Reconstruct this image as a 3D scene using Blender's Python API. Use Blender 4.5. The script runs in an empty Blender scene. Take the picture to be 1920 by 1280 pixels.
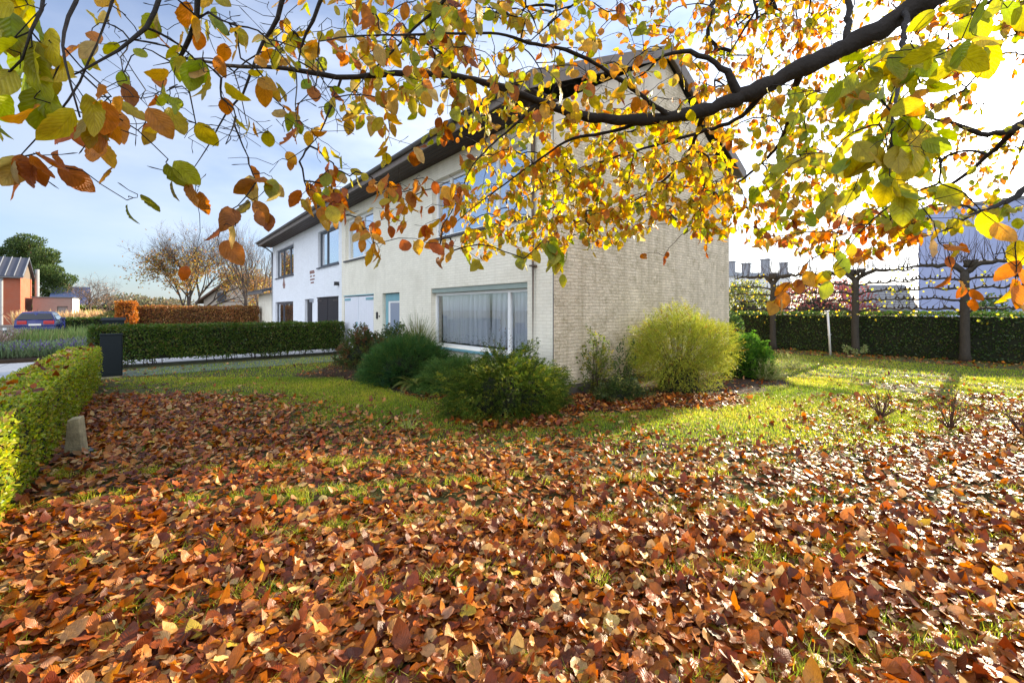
import bpy, math, random
import numpy as np
from mathutils import Vector
rng = np.random.default_rng(11); random.seed(5)
C = bpy.context.scene.collection
SC = bpy.context.scene

# ------------------------------------------------------------------ camera frame
TH = math.atan(677/800); SN, CS = math.sin(TH), math.cos(TH); FL = 800.0; EYE = 1.6
def at(px, py, d):
    """World point seen d metres ahead of the lens at photo position (px, py)."""
    r = (px-960)/FL*d
    return np.array((r*CS+d*SN, -r*SN+d*CS, EYE+(580-py)/FL*d))
def gnd(px, py, z=0.0):
    return at(px, py, (EYE-z)*FL/(py-580))
def to_px(P):
    P = np.asarray(P); d = P[..., 0]*SN+P[..., 1]*CS; r = P[..., 0]*CS-P[..., 1]*SN
    d = np.where(np.abs(d) < .05, .05, d)
    return 960+FL*r/d, 580-FL*(P[..., 2]-EYE)/d, d
cam = bpy.data.cameras.new('Camera'); co = bpy.data.objects.new('Camera', cam); C.objects.link(co)
co.location = (0, 0, EYE); co.rotation_euler = (math.radians(90), 0, -TH)
cam.sensor_width = 36; cam.lens = 15; cam.shift_y = -60/1920; cam.clip_end = 2000; cam.clip_start = .02
SC.camera = co

# ------------------------------------------------------------------ materials
def mat(name, col, rough=.7, spec=.3, metal=0, noise=0, nscale=8, bump=0, bscale=60, dark=.6):
    m = bpy.data.materials.new(name); m.use_nodes = True; n = m.node_tree; b = n.nodes['Principled BSDF']
    b.inputs['Roughness'].default_value = rough; b.inputs['Metallic'].default_value = metal
    b.inputs['Specular IOR Level'].default_value = spec
    c = (*col, 1); b.inputs['Base Color'].default_value = c
    tc = n.nodes.new('ShaderNodeTexCoord')
    if noise:
        t = n.nodes.new('ShaderNodeTexNoise'); t.inputs['Scale'].default_value = nscale; t.inputs['Detail'].default_value = 6; t.inputs['Roughness'].default_value = .65
        n.links.new(tc.outputs['Object'], t.inputs['Vector'])
        r = n.nodes.new('ShaderNodeMapRange'); r.inputs[1].default_value = .35; r.inputs[2].default_value = .65
        n.links.new(t.outputs['Fac'], r.inputs[0])
        x = n.nodes.new('ShaderNodeMix'); x.data_type = 'RGBA'
        x.inputs[6].default_value = c; x.inputs[7].default_value = (*[v*dark for v in col], 1)
        mm = n.nodes.new('ShaderNodeMath'); mm.operation = 'MULTIPLY'; mm.inputs[1].default_value = noise
        n.links.new(r.outputs[0], mm.inputs[0]); n.links.new(mm.outputs[0], x.inputs[0]); n.links.new(x.outputs[2], b.inputs['Base Color'])
    if bump:
        t2 = n.nodes.new('ShaderNodeTexNoise'); t2.inputs['Scale'].default_value = bscale; t2.inputs['Detail'].default_value = 5
        n.links.new(tc.outputs['Object'], t2.inputs['Vector'])
        bp = n.nodes.new('ShaderNodeBump'); bp.inputs['Strength'].default_value = bump; bp.inputs['Distance'].default_value = .02
        n.links.new(t2.outputs['Fac'], bp.inputs['Height']); n.links.new(bp.outputs[0], b.inputs['Normal'])
    return m

def brick_mat(name, col, joint, axis='y', strength=.5, rough=.75, dirt=(.3, .28, .22), dirtamt=.5, dscale=1.2, bw=.205, bh=.063, var=.06, grow=0.0):
    """Coursed brick on a wall running along x or y: painted or bare, with real joints in the bump and weathering stains."""
    m = bpy.data.materials.new(name); m.use_nodes = True; n = m.node_tree; L = n.links.new; b = n.nodes['Principled BSDF']
    b.inputs['Roughness'].default_value = rough; b.inputs['Specular IOR Level'].default_value = .25
    tc = n.nodes.new('ShaderNodeTexCoord'); sp = n.nodes.new('ShaderNodeSeparateXYZ'); cb = n.nodes.new('ShaderNodeCombineXYZ')
    L(tc.outputs['Object'], sp.inputs[0]); L(sp.outputs[0 if axis == 'x' else 1], cb.inputs[0]); L(sp.outputs[2], cb.inputs[1])
    wn = n.nodes.new('ShaderNodeTexNoise'); wn.inputs['Scale'].default_value = 9; wn.inputs['Detail'].default_value = 3
    L(tc.outputs['Object'], wn.inputs['Vector'])
    wv = n.nodes.new('ShaderNodeVectorMath'); wv.operation = 'SCALE'; wv.inputs[3].default_value = .028
    ws = n.nodes.new('ShaderNodeVectorMath'); ws.operation = 'SUBTRACT'; ws.inputs[1].default_value = (.5, .5, .5)
    L(wn.outputs['Color'], ws.inputs[0]); L(ws.outputs[0], wv.inputs[0])
    wa = n.nodes.new('ShaderNodeVectorMath'); wa.operation = 'ADD'; L(cb.outputs[0], wa.inputs[0]); L(wv.outputs[0], wa.inputs[1])
    br = n.nodes.new('ShaderNodeTexBrick'); br.inputs['Scale'].default_value = 1; br.inputs['Brick Width'].default_value = bw
    br.inputs['Row Height'].default_value = bh; br.inputs['Mortar Size'].default_value = .006; br.inputs['Mortar Smooth'].default_value = .6
    br.inputs['Color1'].default_value = (*col, 1); br.inputs['Color2'].default_value = (*[max(0, v*(1-var)) for v in col], 1); br.inputs['Mortar'].default_value = (*joint, 1)
    L(wa.outputs[0], br.inputs['Vector'])
    ns = n.nodes.new('ShaderNodeTexNoise'); ns.inputs['Scale'].default_value = dscale; ns.inputs['Detail'].default_value = 9; ns.inputs['Roughness'].default_value = .72
    L(tc.outputs['Object'], ns.inputs['Vector'])
    r = n.nodes.new('ShaderNodeMapRange'); r.inputs[1].default_value = .46; r.inputs[2].default_value = .68; L(ns.outputs['Fac'], r.inputs[0])
    # stains run down the wall
    mp = n.nodes.new('ShaderNodeMapping'); mp.inputs['Scale'].default_value = (2.6, 2.6, .25); L(tc.outputs['Object'], mp.inputs[0])
    n3 = n.nodes.new('ShaderNodeTexNoise'); n3.inputs['Scale'].default_value = 1.6; n3.inputs['Detail'].default_value = 6; L(mp.outputs[0], n3.inputs['Vector'])
    r3 = n.nodes.new('ShaderNodeMapRange'); r3.inputs[1].default_value = .48; r3.inputs[2].default_value = .8; L(n3.outputs['Fac'], r3.inputs[0])
    mx = n.nodes.new('ShaderNodeMath'); mx.operation = 'MAXIMUM'; L(r.outputs[0], mx.inputs[0]); L(r3.outputs[0], mx.inputs[1])
    mu = n.nodes.new('ShaderNodeMath'); mu.operation = 'MULTIPLY'; mu.inputs[1].default_value = dirtamt; L(mx.outputs[0], mu.inputs[0])
    x = n.nodes.new('ShaderNodeMix'); x.data_type = 'RGBA'; L(mu.outputs[0], x.inputs[0]); L(br.outputs['Color'], x.inputs[6]); x.inputs[7].default_value = (*dirt, 1)
    L(x.outputs[2], b.inputs['Base Color'])
    fine = n.nodes.new('ShaderNodeTexNoise'); fine.inputs['Scale'].default_value = 45-14*grow; fine.inputs['Detail'].default_value = 6; L(tc.outputs['Object'], fine.inputs['Vector'])
    sb = n.nodes.new('ShaderNodeMath'); sb.operation = 'MULTIPLY_ADD'; sb.inputs[1].default_value = -1.3; L(br.outputs['Fac'], sb.inputs[0])
    fg = n.nodes.new('ShaderNodeMath'); fg.operation = 'MULTIPLY'; fg.inputs[1].default_value = 1+1.2*grow; L(fine.outputs['Fac'], fg.inputs[0]); L(fg.outputs[0], sb.inputs[2])
    bp = n.nodes.new('ShaderNodeBump'); bp.inputs['Strength'].default_value = strength; bp.inputs['Distance'].default_value = .012
    L(sb.outputs[0], bp.inputs['Height']); L(bp.outputs[0], b.inputs['Normal'])
    return m

def leaf_mat(name, trans=.45, rough=.5, spec=.35, veins=False, sat=1.1, tgain=1.6):
    """Foliage: colour from the mesh's own leaf colours, light passes through the blade."""
    m = bpy.data.materials.new(name); m.use_nodes = True; n = m.node_tree; L = n.links.new; b = n.nodes['Principled BSDF']; out = n.nodes['Material Output']
    b.inputs['Roughness'].default_value = rough; b.inputs['Specular IOR Level'].default_value = spec
    a = n.nodes.new('ShaderNodeAttribute'); a.attribute_name = 'Col'; col = a.outputs['Color']
    if veins:
        uv = n.nodes.new('ShaderNodeUVMap'); s = n.nodes.new('ShaderNodeSeparateXYZ'); L(uv.outputs[0], s.inputs[0])
        # u along the leaf 0..1, v across -1..1
        ab = n.nodes.new('ShaderNodeMath'); ab.operation = 'ABSOLUTE'; L(s.outputs[1], ab.inputs[0])
        k = n.nodes.new('ShaderNodeMath'); k.operation = 'MULTIPLY_ADD'; k.inputs[1].default_value = -.34; L(ab.outputs[0], k.inputs[0]); L(s.outputs[0], k.inputs[2])
        f = n.nodes.new('ShaderNodeMath'); f.operation = 'MULTIPLY'; f.inputs[1].default_value = 2*math.pi*8.5; L(k.outputs[0], f.inputs[0])
        sn = n.nodes.new('ShaderNodeMath'); sn.operation = 'SINE'; L(f.outputs[0], sn.inputs[0])
        p = n.nodes.new('ShaderNodeMapRange'); p.inputs[1].default_value = .82; p.inputs[2].default_value = 1.0; L(sn.outputs[0], p.inputs[0])
        mid = n.nodes.new('ShaderNodeMapRange'); mid.inputs[1].default_value = .09; mid.inputs[2].default_value = .0; L(ab.outputs[0], mid.inputs[0])
        vm = n.nodes.new('ShaderNodeMath'); vm.operation = 'MAXIMUM'; L(p.outputs[0], vm.inputs[0]); L(mid.outputs[0], vm.inputs[1])
        vf = n.nodes.new('ShaderNodeMath'); vf.operation = 'MULTIPLY'; vf.inputs[1].default_value = .38; L(vm.outputs[0], vf.inputs[0])
        tc = n.nodes.new('ShaderNodeTexCoord'); ns = n.nodes.new('ShaderNodeTexNoise'); ns.inputs['Scale'].default_value = 70; ns.inputs['Detail'].default_value = 4; L(tc.outputs['Object'], ns.inputs['Vector'])
        nr = n.nodes.new('ShaderNodeMapRange'); nr.inputs[1].default_value = .3; nr.inputs[2].default_value = .75; nr.inputs[3].default_value = 1.12; nr.inputs[4].default_value = .72; L(ns.outputs['Fac'], nr.inputs[0])
        q = n.nodes.new('ShaderNodeVectorMath'); q.operation = 'SCALE'; L(col, q.inputs[0]); L(nr.outputs[0], q.inputs[3])
        x = n.nodes.new('ShaderNodeMix'); x.data_type = 'RGBA'; x.blend_type = 'MULTIPLY'; L(vf.outputs[0], x.inputs[0]); L(q.outputs[0], x.inputs[6]); x.inputs[7].default_value = (.42, .3, .18, 1)
        col = x.outputs[2]
        bp = n.nodes.new('ShaderNodeBump'); bp.inputs['Strength'].default_value = .28; bp.inputs['Distance'].default_value = .002
        L(sn.outputs[0], bp.inputs['Height']); L(bp.outputs[0], b.inputs['Normal'])
    L(col, b.inputs['Base Color'])
    h = n.nodes.new('ShaderNodeHueSaturation'); h.inputs['Saturation'].default_value = sat; h.inputs['Value'].default_value = tgain; L(col, h.inputs['Color'])
    t = n.nodes.new('ShaderNodeBsdfTranslucent'); L(h.outputs[0], t.inputs['Color'])
    ms = n.nodes.new('ShaderNodeMixShader'); ms.inputs[0].default_value = trans; L(b.outputs[0], ms.inputs[1]); L(t.outputs[0], ms.inputs[2]); L(ms.outputs[0], out.inputs[0])
    return m

def glass_mat(name, refl=.25, tint=(.8, .86, .9)):
    m = bpy.data.materials.new(name); m.use_nodes = True; n = m.node_tree; L = n.links.new; out = n.nodes['Material Output']; n.nodes.remove(n.nodes['Principled BSDF'])
    g = n.nodes.new('ShaderNodeBsdfGlossy'); g.inputs['Roughness'].default_value = .01; g.inputs['Color'].default_value = (.95, .97, 1, 1)
    t = n.nodes.new('ShaderNodeBsdfTransparent'); t.inputs['Color'].default_value = (*tint, 1)
    lw = n.nodes.new('ShaderNodeLayerWeight'); lw.inputs['Blend'].default_value = .5
    pw = n.nodes.new('ShaderNodeMath'); pw.operation = 'POWER'; pw.inputs[1].default_value = 3.0; L(lw.outputs['Facing'], pw.inputs[0])
    ma = n.nodes.new('ShaderNodeMath'); ma.operation = 'ADD'; ma.use_clamp = True; ma.inputs[1].default_value = refl; L(pw.outputs[0], ma.inputs[0])
    ms = n.nodes.new('ShaderNodeMixShader'); L(ma.outputs[0], ms.inputs[0]); L(t.outputs[0], ms.inputs[1]); L(g.outputs[0], ms.inputs[2]); L(ms.outputs[0], out.inputs[0])
    return m

M = dict(
 cream_y=brick_mat('cream painted brick', (.88, .83, .69), (.72, .67, .54), 'y', .45, dirt=(.52, .47, .34), dirtamt=.34),
 cream_x=brick_mat('weathered cream brick', (.82, .70, .52), (.58, .47, .32), 'x', .75, dirt=(.36, .29, .17), dirtamt=.8, dscale=5.5, bh=.064, bw=.21, var=.15, grow=1.6),
 white_y=brick_mat('white painted brick', (.82, .84, .86), (.70, .72, .75), 'y', .4, dirt=(.6, .6, .58), dirtamt=.2),
 redbrick=brick_mat('bare red brick', (.22, .07, .045), (.5, .45, .4), 'y', .6, dirtamt=.1),
 redhouse=brick_mat('orange red brick', (.42, .11, .055), (.36, .14, .09), 'x', .3, dirtamt=.15),
 redhouse_y=brick_mat('orange red brick side', (.42, .11, .055), (.36, .14, .09), 'y', .3, dirtamt=.15),
 pinkbrick=brick_mat('pinkish grey brick', (.36, .24, .2), (.34, .26, .22), 'x', .3, dirtamt=.15),
 render=mat('cream render', (.72, .64, .52), .85, noise=.5, nscale=3, dark=.75, bump=.2),
 white_render=mat('white render', (.8, .79, .76), .8, noise=.3, nscale=2, dark=.85),
 lilac=mat('pale lilac wall', (.34, .39, .60), .7, noise=.3, nscale=.7, dark=.9),
 slate=mat('slate roof', (.07, .075, .085), .55, noise=.6, nscale=5, bump=.4, bscale=14),
 seam=mat('dark blue roof sheet', (.055, .06, .085), .4, .5, noise=.3, nscale=2),
 brownroof=mat('brown tile roof', (.16, .10, .075), .8, noise=.6, nscale=4, bump=.4, bscale=12),
 blueroof=mat('blue slate roof', (.06, .09, .2), .45, .5, noise=.4, nscale=2),
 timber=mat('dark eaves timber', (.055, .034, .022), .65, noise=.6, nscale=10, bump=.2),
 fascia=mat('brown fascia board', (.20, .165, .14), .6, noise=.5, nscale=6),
 zinc=mat('weathered zinc', (.17, .165, .165), .5, .5, .3, noise=.5, nscale=6),
 pipe=mat('rusty brown downpipe', (.16, .115, .085), .6, noise=.8, nscale=9, dark=.45, bump=.2),
 grey=mat('grey metal', (.3, .32, .35), .45, .5, .3),
 sill=mat('dark stone sill', (.09, .085, .085), .6, noise=.4, nscale=20),
 wframe=mat('white window frame', (.78, .78, .76), .4),
 sframe=mat('steel grey window frame', (.05, .058, .075), .4, .5),
 tealf=mat('pale teal paint', (.20, .40, .45), .45, noise=.25, nscale=5),
 greenf=mat('grey green lintel paint', (.30, .36, .32), .5, noise=.3, nscale=6),
 whitepaint=mat('white door paint', (.78, .79, .84), .45, noise=.15, nscale=5, dark=.85),
 blackpaint=mat('black door boards', (.022, .022, .027), .45, noise=.4, nscale=8),
 black=mat('black plastic', (.02, .02, .022), .4, .5),
 anth=mat('anthracite cabinet', (.017, .022, .024), .8, .15, noise=.3, nscale=9, dark=.75, bump=.1),
 concrete=mat('mossy concrete', (.48, .41, .24), .85, noise=.9, nscale=7, dark=.4, bump=.5, bscale=50),
 moss=mat('moss patch', (.12, .15, .03), .9, noise=.5, nscale=30, bump=.6),
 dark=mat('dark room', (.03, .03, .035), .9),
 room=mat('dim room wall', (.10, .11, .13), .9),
 frost=mat('frosted door glass', (.27, .32, .40), .2, .5),
 bark=mat('beech bark', (.022, .016, .012), .8, noise=.6, nscale=18, dark=.55, bump=.5, bscale=40),
 twig=mat('twig bark', (.06, .04, .026), .75),
 limebark=mat('lime bark', (.05, .042, .032), .85, noise=.7, nscale=14, dark=.5, bump=.6, bscale=30),
 greybark=mat('grey brown bark', (.09, .07, .06), .85, noise=.4, nscale=8),
 soil=mat('leafy soil', (.05, .03, .018), .95, noise=.7, nscale=9, bump=.6),
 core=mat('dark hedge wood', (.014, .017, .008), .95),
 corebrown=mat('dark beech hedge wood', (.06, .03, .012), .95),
 paving=mat('grey blue pavers', (.42, .45, .48), .8, noise=.5, nscale=5, dark=.7, bump=.2),
 mossypave=mat('mossy paving', (.16, .20, .15), .9, noise=.8, nscale=3, dark=.5, bump=.4),
 drive=mat('pale driveway pavers', (.62, .60, .58), .8, noise=.4, nscale=4, bump=.2),
 asphalt=mat('asphalt', (.09, .09, .095), .85, noise=.4, nscale=6, bump=.2),
 pavement=mat('street pavement', (.30, .27, .25), .85, noise=.4, nscale=3),
 pole=mat('white painted pole', (.62, .61, .58), .4, .5, .1, noise=.3, nscale=10),
 carpaint=mat('dark blue car paint', (.015, .022, .14), .18, .6),
 rubber=mat('tyre rubber', (.015, .015, .015), .8),
 alloy=mat('wheel alloy', (.4, .4, .42), .3, .5, .8),
 redlamp=mat('red tail lamp', (.45, .02, .02), .2, .6),
 plate=mat('number plate', (.75, .75, .72), .5),
 glass=glass_mat('window glass', .10, (.97, .98, 1)), skyglass=glass_mat('mirror window glass', .5, (.6, .68, .75)), carglass=glass_mat('car glass', .08, (.12, .15, .15)),
 beech=leaf_mat('beech leaf', .52, .42, .35, veins=True, sat=1.12, tgain=1.75),
 litter=leaf_mat('fallen beech leaf', .22, .42, .38, veins=True, sat=1.12, tgain=1.6),
 grass=leaf_mat('grass blade', .56, .5, .3, sat=1.0, tgain=2.05),
 hedge=leaf_mat('hedge leaf', .40, .42, .4, sat=1.05, tgain=1.6),
 conifer=leaf_mat('conifer spray', .30, .6, .2, sat=1.0, tgain=1.4),
)
def curtain_mat():
    m = bpy.data.materials.new('sheer curtain'); m.use_nodes = True; n = m.node_tree; L = n.links.new; b = n.nodes['Principled BSDF']; out = n.nodes['Material Output']
    b.inputs['Base Color'].default_value = (.86, .89, .92, 1); b.inputs['Roughness'].default_value = .9
    t = n.nodes.new('ShaderNodeBsdfTranslucent'); t.inputs['Color'].default_value = (.8, .84, .88, 1)
    ms = n.nodes.new('ShaderNodeMixShader'); ms.inputs[0].default_value = .4; L(b.outputs[0], ms.inputs[1]); L(t.outputs[0], ms.inputs[2])
    tc = n.nodes.new('ShaderNodeTexCoord'); v = n.nodes.new('ShaderNodeTexVoronoi'); v.inputs['Scale'].default_value = 22; L(tc.outputs['Object'], v.inputs['Vector'])
    s = n.nodes.new('ShaderNodeSeparateXYZ'); L(tc.outputs['Object'], s.inputs[0])
    lace = n.nodes.new('ShaderNodeMapRange'); lace.inputs[1].default_value = 1.02; lace.inputs[2].default_value = .98; L(s.outputs[2], lace.inputs[0])
    hole = n.nodes.new('ShaderNodeMapRange'); hole.inputs[1].default_value = .32; hole.inputs[2].default_value = .2; hole.inputs[3].default_value = 0; hole.inputs[4].default_value = .5; L(v.outputs['Distance'], hole.inputs[0])
    mu = n.nodes.new('ShaderNodeMath'); mu.operation = 'MULTIPLY'; L(lace.outputs[0], mu.inputs[0]); L(hole.outputs[0], mu.inputs[1])
    ad = n.nodes.new('ShaderNodeMath'); ad.operation = 'ADD'; ad.inputs[1].default_value = .18; L(mu.outputs[0], ad.inputs[0])
    tr = n.nodes.new('ShaderNodeBsdfTransparent'); m2 = n.nodes.new('ShaderNodeMixShader'); L(ad.outputs[0], m2.inputs[0]); L(ms.outputs[0], m2.inputs[1]); L(tr.outputs[0], m2.inputs[2]); L(m2.outputs[0], out.inputs[0])
    return m
M['curtain'] = curtain_mat()

# ------------------------------------------------------------------ object helpers
def tag(o, label=None, cat=None, group=None, kind=None):
    for k, v in (('label', label), ('category', cat), ('group', group), ('kind', kind)):
        if v: o[k] = v
    return o
def empty(name, loc, label, cat, group=None):
    o = bpy.data.objects.new(name, None); C.objects.link(o); o.location = loc; o.empty_display_size = .1
    return tag(o, label, cat, group)
def link(name, me, m, parent):
    if m is not None: me.materials.append(m)
    o = bpy.data.objects.new(name, me); C.objects.link(o)
    if parent is not None:
        o.parent = parent; q = parent; off = Vector((0, 0, 0))
        while q is not None: off += q.location; q = q.parent
        o.location = -off            # meshes are written in world metres
    return o
class MB:
    def __init__(s): s.v = []; s.f = []
    def add(s, vs, fs):
        k = len(s.v); s.v += [tuple(map(float, p)) for p in vs]; s.f += [tuple(i+k for i in f) for f in fs]; return s
    def quad(s, a, b, c, d): return s.add([a, b, c, d], [(0, 1, 2, 3)])
    def box(s, x0, y0, z0, x1, y1, z1):
        return s.add([(x0, y0, z0), (x1, y0, z0), (x1, y1, z0), (x0, y1, z0), (x0, y0, z1), (x1, y0, z1), (x1, y1, z1), (x0, y1, z1)],
                     [(0, 3, 2, 1), (4, 5, 6, 7), (0, 1, 5, 4), (1, 2, 6, 5), (2, 3, 7, 6), (3, 0, 4, 7)])
    def prism(s, poly, off):
        n = len(poly); o = np.array(off); a = [np.array(p, float) for p in poly]
        return s.add(a+[p+o for p in a], [tuple(range(n))[::-1], tuple(range(n, 2*n))]+[(i, (i+1) % n, n+(i+1) % n, n+i) for i in range(n)])
    def tube(s, pts, rad, n=8, cap=True):
        pts = np.asarray(pts, float); k = len(pts); rad = np.broadcast_to(np.asarray(rad, float), (k,))
        t = np.gradient(pts, axis=0); t /= np.linalg.norm(t, axis=1)[:, None]+1e-9
        ref = np.array((0, 0, 1.)) if abs(t[:, 2]).mean() < .8 else np.array((1., 0, 0))
        a = np.cross(t, ref); a /= np.linalg.norm(a, axis=1)[:, None]+1e-9; b = np.cross(t, a)
        th = np.linspace(0, 2*math.pi, n, endpoint=False)
        ring = pts[:, None]+rad[:, None, None]*(np.cos(th)[None, :, None]*a[:, None]+np.sin(th)[None, :, None]*b[:, None])
        fs = [(i*n+j, i*n+(j+1) % n, (i+1)*n+(j+1) % n, (i+1)*n+j) for i in range(k-1) for j in range(n)]
        if cap: fs += [tuple(range(n))[::-1], tuple((k-1)*n+j for j in range(n))]
        return s.add(ring.reshape(-1, 3), fs)
    def build(s, name, m, parent=None, smooth=False, bevel=0):
        me = bpy.data.meshes.new(name); me.from_pydata(s.v, [], s.f); me.update()
        if smooth: me.polygons.foreach_set('use_smooth', [True]*len(me.polygons))
        o = link(name, me, m, parent)
        if bevel:
            b = o.modifiers.new('bevel', 'BEVEL'); b.width = bevel; b.segments = 2; b.limit_method = 'ANGLE'
        return o
def npmesh(name, V, F, m, parent=None, col=None, uv=None, smooth=False):
    me = bpy.data.meshes.new(name); V = np.ascontiguousarray(V, np.float32); F = np.ascontiguousarray(F, np.int32); k = F.shape[1]
    me.vertices.add(len(V)); me.vertices.foreach_set('co', V.ravel()); me.loops.add(F.size); me.loops.foreach_set('vertex_index', F.ravel())
    me.polygons.add(len(F)); me.polygons.foreach_set('loop_start', np.arange(len(F), dtype=np.int32)*k)
    if smooth: me.polygons.foreach_set('use_smooth', np.ones(len(F), bool))
    me.update(calc_edges=True)
    if col is not None:
        a = me.attributes.new('Col', 'FLOAT_COLOR', 'POINT'); c = np.ones((len(V), 4), np.float32); c[:, :3] = col; a.data.foreach_set('color', c.ravel())
    if uv is not None:
        l = me.uv_layers.new(name='UVMap'); l.data.foreach_set('uv', np.ascontiguousarray(uv[F.ravel()], np.float32).ravel())
    return link(name, me, m, parent)

# ------------------------------------------------------------------ leaves
def unit(v): return v/(np.linalg.norm(v, axis=-1, keepdims=True)+1e-9)
def frames(d, nrm):
    d = unit(d); s = unit(np.cross(d, nrm)); return d, s, np.cross(s, d)
def leaves(P, D, N, L, W, col, st=7, fold=.25, curl=.25, wav=.0, serr=0.0, tipcol=None, power=.8):
    """N leaves: base P, direction D, face normal N, length L, half-width W (arrays). Returns verts, quads, colours, uv."""
    n = len(P); u = np.linspace(0, 1, st); w = np.sin(math.pi*np.clip(u, .03, .985)**.86)**power; w[-1] = .03; w[0] = .05
    d, s, nn = frames(np.asarray(D, float), np.asarray(N, float))
    fo = fold*(.4+1.2*rng.random(n)); cu = curl*rng.normal(0, 1, n); wv = wav*rng.normal(0, 1, (n, st)); wv2 = wav*rng.normal(0, 1, (n, st))
    sr = 1+serr*np.where(np.arange(st) % 2, 1, -1)
    ww = W[:, None]*w[None]*sr[None]; uu = L[:, None]*u[None]
    bend = cu[:, None]*L[:, None]*(u[None]**2)
    def row(sgn, e):
        z = bend+np.abs(sgn)*ww*(np.tan(fo)[:, None]+e)
        return P[:, None]+d[:, None]*uu[..., None]*(1-.18*np.abs(cu)[:, None, None]*u[None, :, None])+s[:, None]*(sgn*ww)[..., None]+nn[:, None]*z[..., None]
    V = np.stack([row(-1, wv), row(0, 0), row(1, wv2)], axis=2)          # n, st, 3, 3
    idx = np.arange(st*3).reshape(st, 3); q = []
    for i in range(st-1):
        for j in range(2): q.append((idx[i, j], idx[i, j+1], idx[i+1, j+1], idx[i+1, j]))
    q = np.array(q); F = (np.arange(n)[:, None, None]*st*3+q[None]).reshape(-1, 4)
    c = np.repeat(np.asarray(col, float)[:, None], st*3, axis=1)
    if tipcol is not None:
        amt, tc = tipcol; uu3 = np.repeat(u, 3); ed = np.tile((1, 0, 1), st)
        f = np.clip((uu3[None]*.9+ed[None]*.45-1.25+amt[:, None]*1.3), 0, 1)[..., None]; c = c*(1-f)+np.broadcast_to(np.asarray(tc, float), (n, 3))[:, None]*f
    uv = np.stack([np.repeat(u, 3), np.tile((-1, 0, 1), st)], -1); uv = np.tile(uv, (n, 1))
    return V.reshape(-1, 3), F, c.reshape(-1, 3), uv
def kites(P, D, N, L, W, col, fold=.2):
    """Small leaves of four corners, folded a little along the middle."""
    n = len(P); d, s, nn = frames(D, N); L = L[:, None]; W = W[:, None]
    a = P; b = P+d*L*.45+s*W+nn*W*fold; c = P+d*L; e = P+d*L*.45-s*W+nn*W*fold
    V = np.stack([a, b, c, e], 1).reshape(-1, 3); F = np.arange(4*n).reshape(n, 4)
    return V, F, np.repeat(col, 4, axis=0)
def pick(pal, n, jit=.15):
    """Colours drawn from [(weight, rgb)...] with a little variation each."""
    w = np.array([p[0] for p in pal], float); c = np.array([p[1] for p in pal]); i = rng.choice(len(pal), n, p=w/w.sum())
    return np.clip(c[i]*(1+rng.normal(0, jit, (n, 1)))*(1+rng.normal(0, jit*.35, (n, 3))), .003, 1)
def rdir(n): return unit(rng.normal(0, 1, (n, 3)))
class Cloud:
    def __init__(s): s.V = []; s.F = []; s.Cc = []; s.U = []; s.k = 0
    def add(s, V, F, c, uv=None):
        s.V.append(V); s.F.append(F+s.k); s.Cc.append(c); s.k += len(V)
        if uv is not None: s.U.append(uv)
    def build(s, name, m, parent=None, smooth=False):
        return npmesh(name, np.concatenate(s.V), np.concatenate(s.F), m, parent, np.concatenate(s.Cc), np.concatenate(s.U) if s.U else None, smooth)
def vnoise(P, f, seed=0):
    """Cheap smooth noise from summed sines, about -1..1."""
    r = np.random.default_rng(abs(int(seed))); o = 0
    for i in range(6):
        k = r.normal(0, 1, P.shape[-1])*f*(1+.4*i); o = o+np.sin(P@k+r.random()*6.28)/(1+.3*i)
    return o/3.2

# ------------------------------------------------------------------ light and sky
SUN = unit(np.array((at(1870, 180, 1)-np.array((0, 0, EYE))))); EL = math.asin(SUN[2]); AZ = math.atan2(SUN[0], SUN[1])
sl = bpy.data.lights.new('Sun', 'SUN'); so = bpy.data.objects.new('Sun', sl); C.objects.link(so)
sl.energy = 5.0; sl.angle = math.radians(.5); sl.color = (1, .83, .58)
so.rotation_euler = Vector(SUN).to_track_quat('Z', 'Y').to_euler()
W = bpy.data.worlds.new('World'); SC.world = W; W.use_nodes = True; n = W.node_tree; L = n.links.new; bg = n.nodes['Background']
sky = n.nodes.new('ShaderNodeTexSky'); sky.sky_type = 'NISHITA'; sky.sun_disc = False; sky.sun_elevation = EL; sky.sun_rotation = AZ
sky.air_density = 1.0; sky.dust_density = 1.0; sky.ozone_density = 1.6
tc = n.nodes.new('ShaderNodeTexCoord'); dt = n.nodes.new('ShaderNodeVectorMath'); dt.operation = 'DOT_PRODUCT'; dt.inputs[1].default_value = tuple(SUN); L(tc.outputs['Generated'], dt.inputs[0])
def mth(op, a, b=None, clamp=False):
    x = n.nodes.new('ShaderNodeMath'); x.operation = op; x.use_clamp = clamp
    for i, v in enumerate((a, b)):
        if v is None: continue
        if isinstance(v, (int, float)): x.inputs[i].default_value = v
        else: L(v, x.inputs[i])
    return x.outputs[0]
dd = mth('MAXIMUM', dt.outputs['Value'], 0.0)
glow = mth('ADD', mth('MULTIPLY', mth('POWER', dd, 1800), 90.0), mth('ADD', mth('MULTIPLY', mth('POWER', dd, 60), 18.0), mth('MULTIPLY', mth('POWER', dd, 6), 4.0)))
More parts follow.
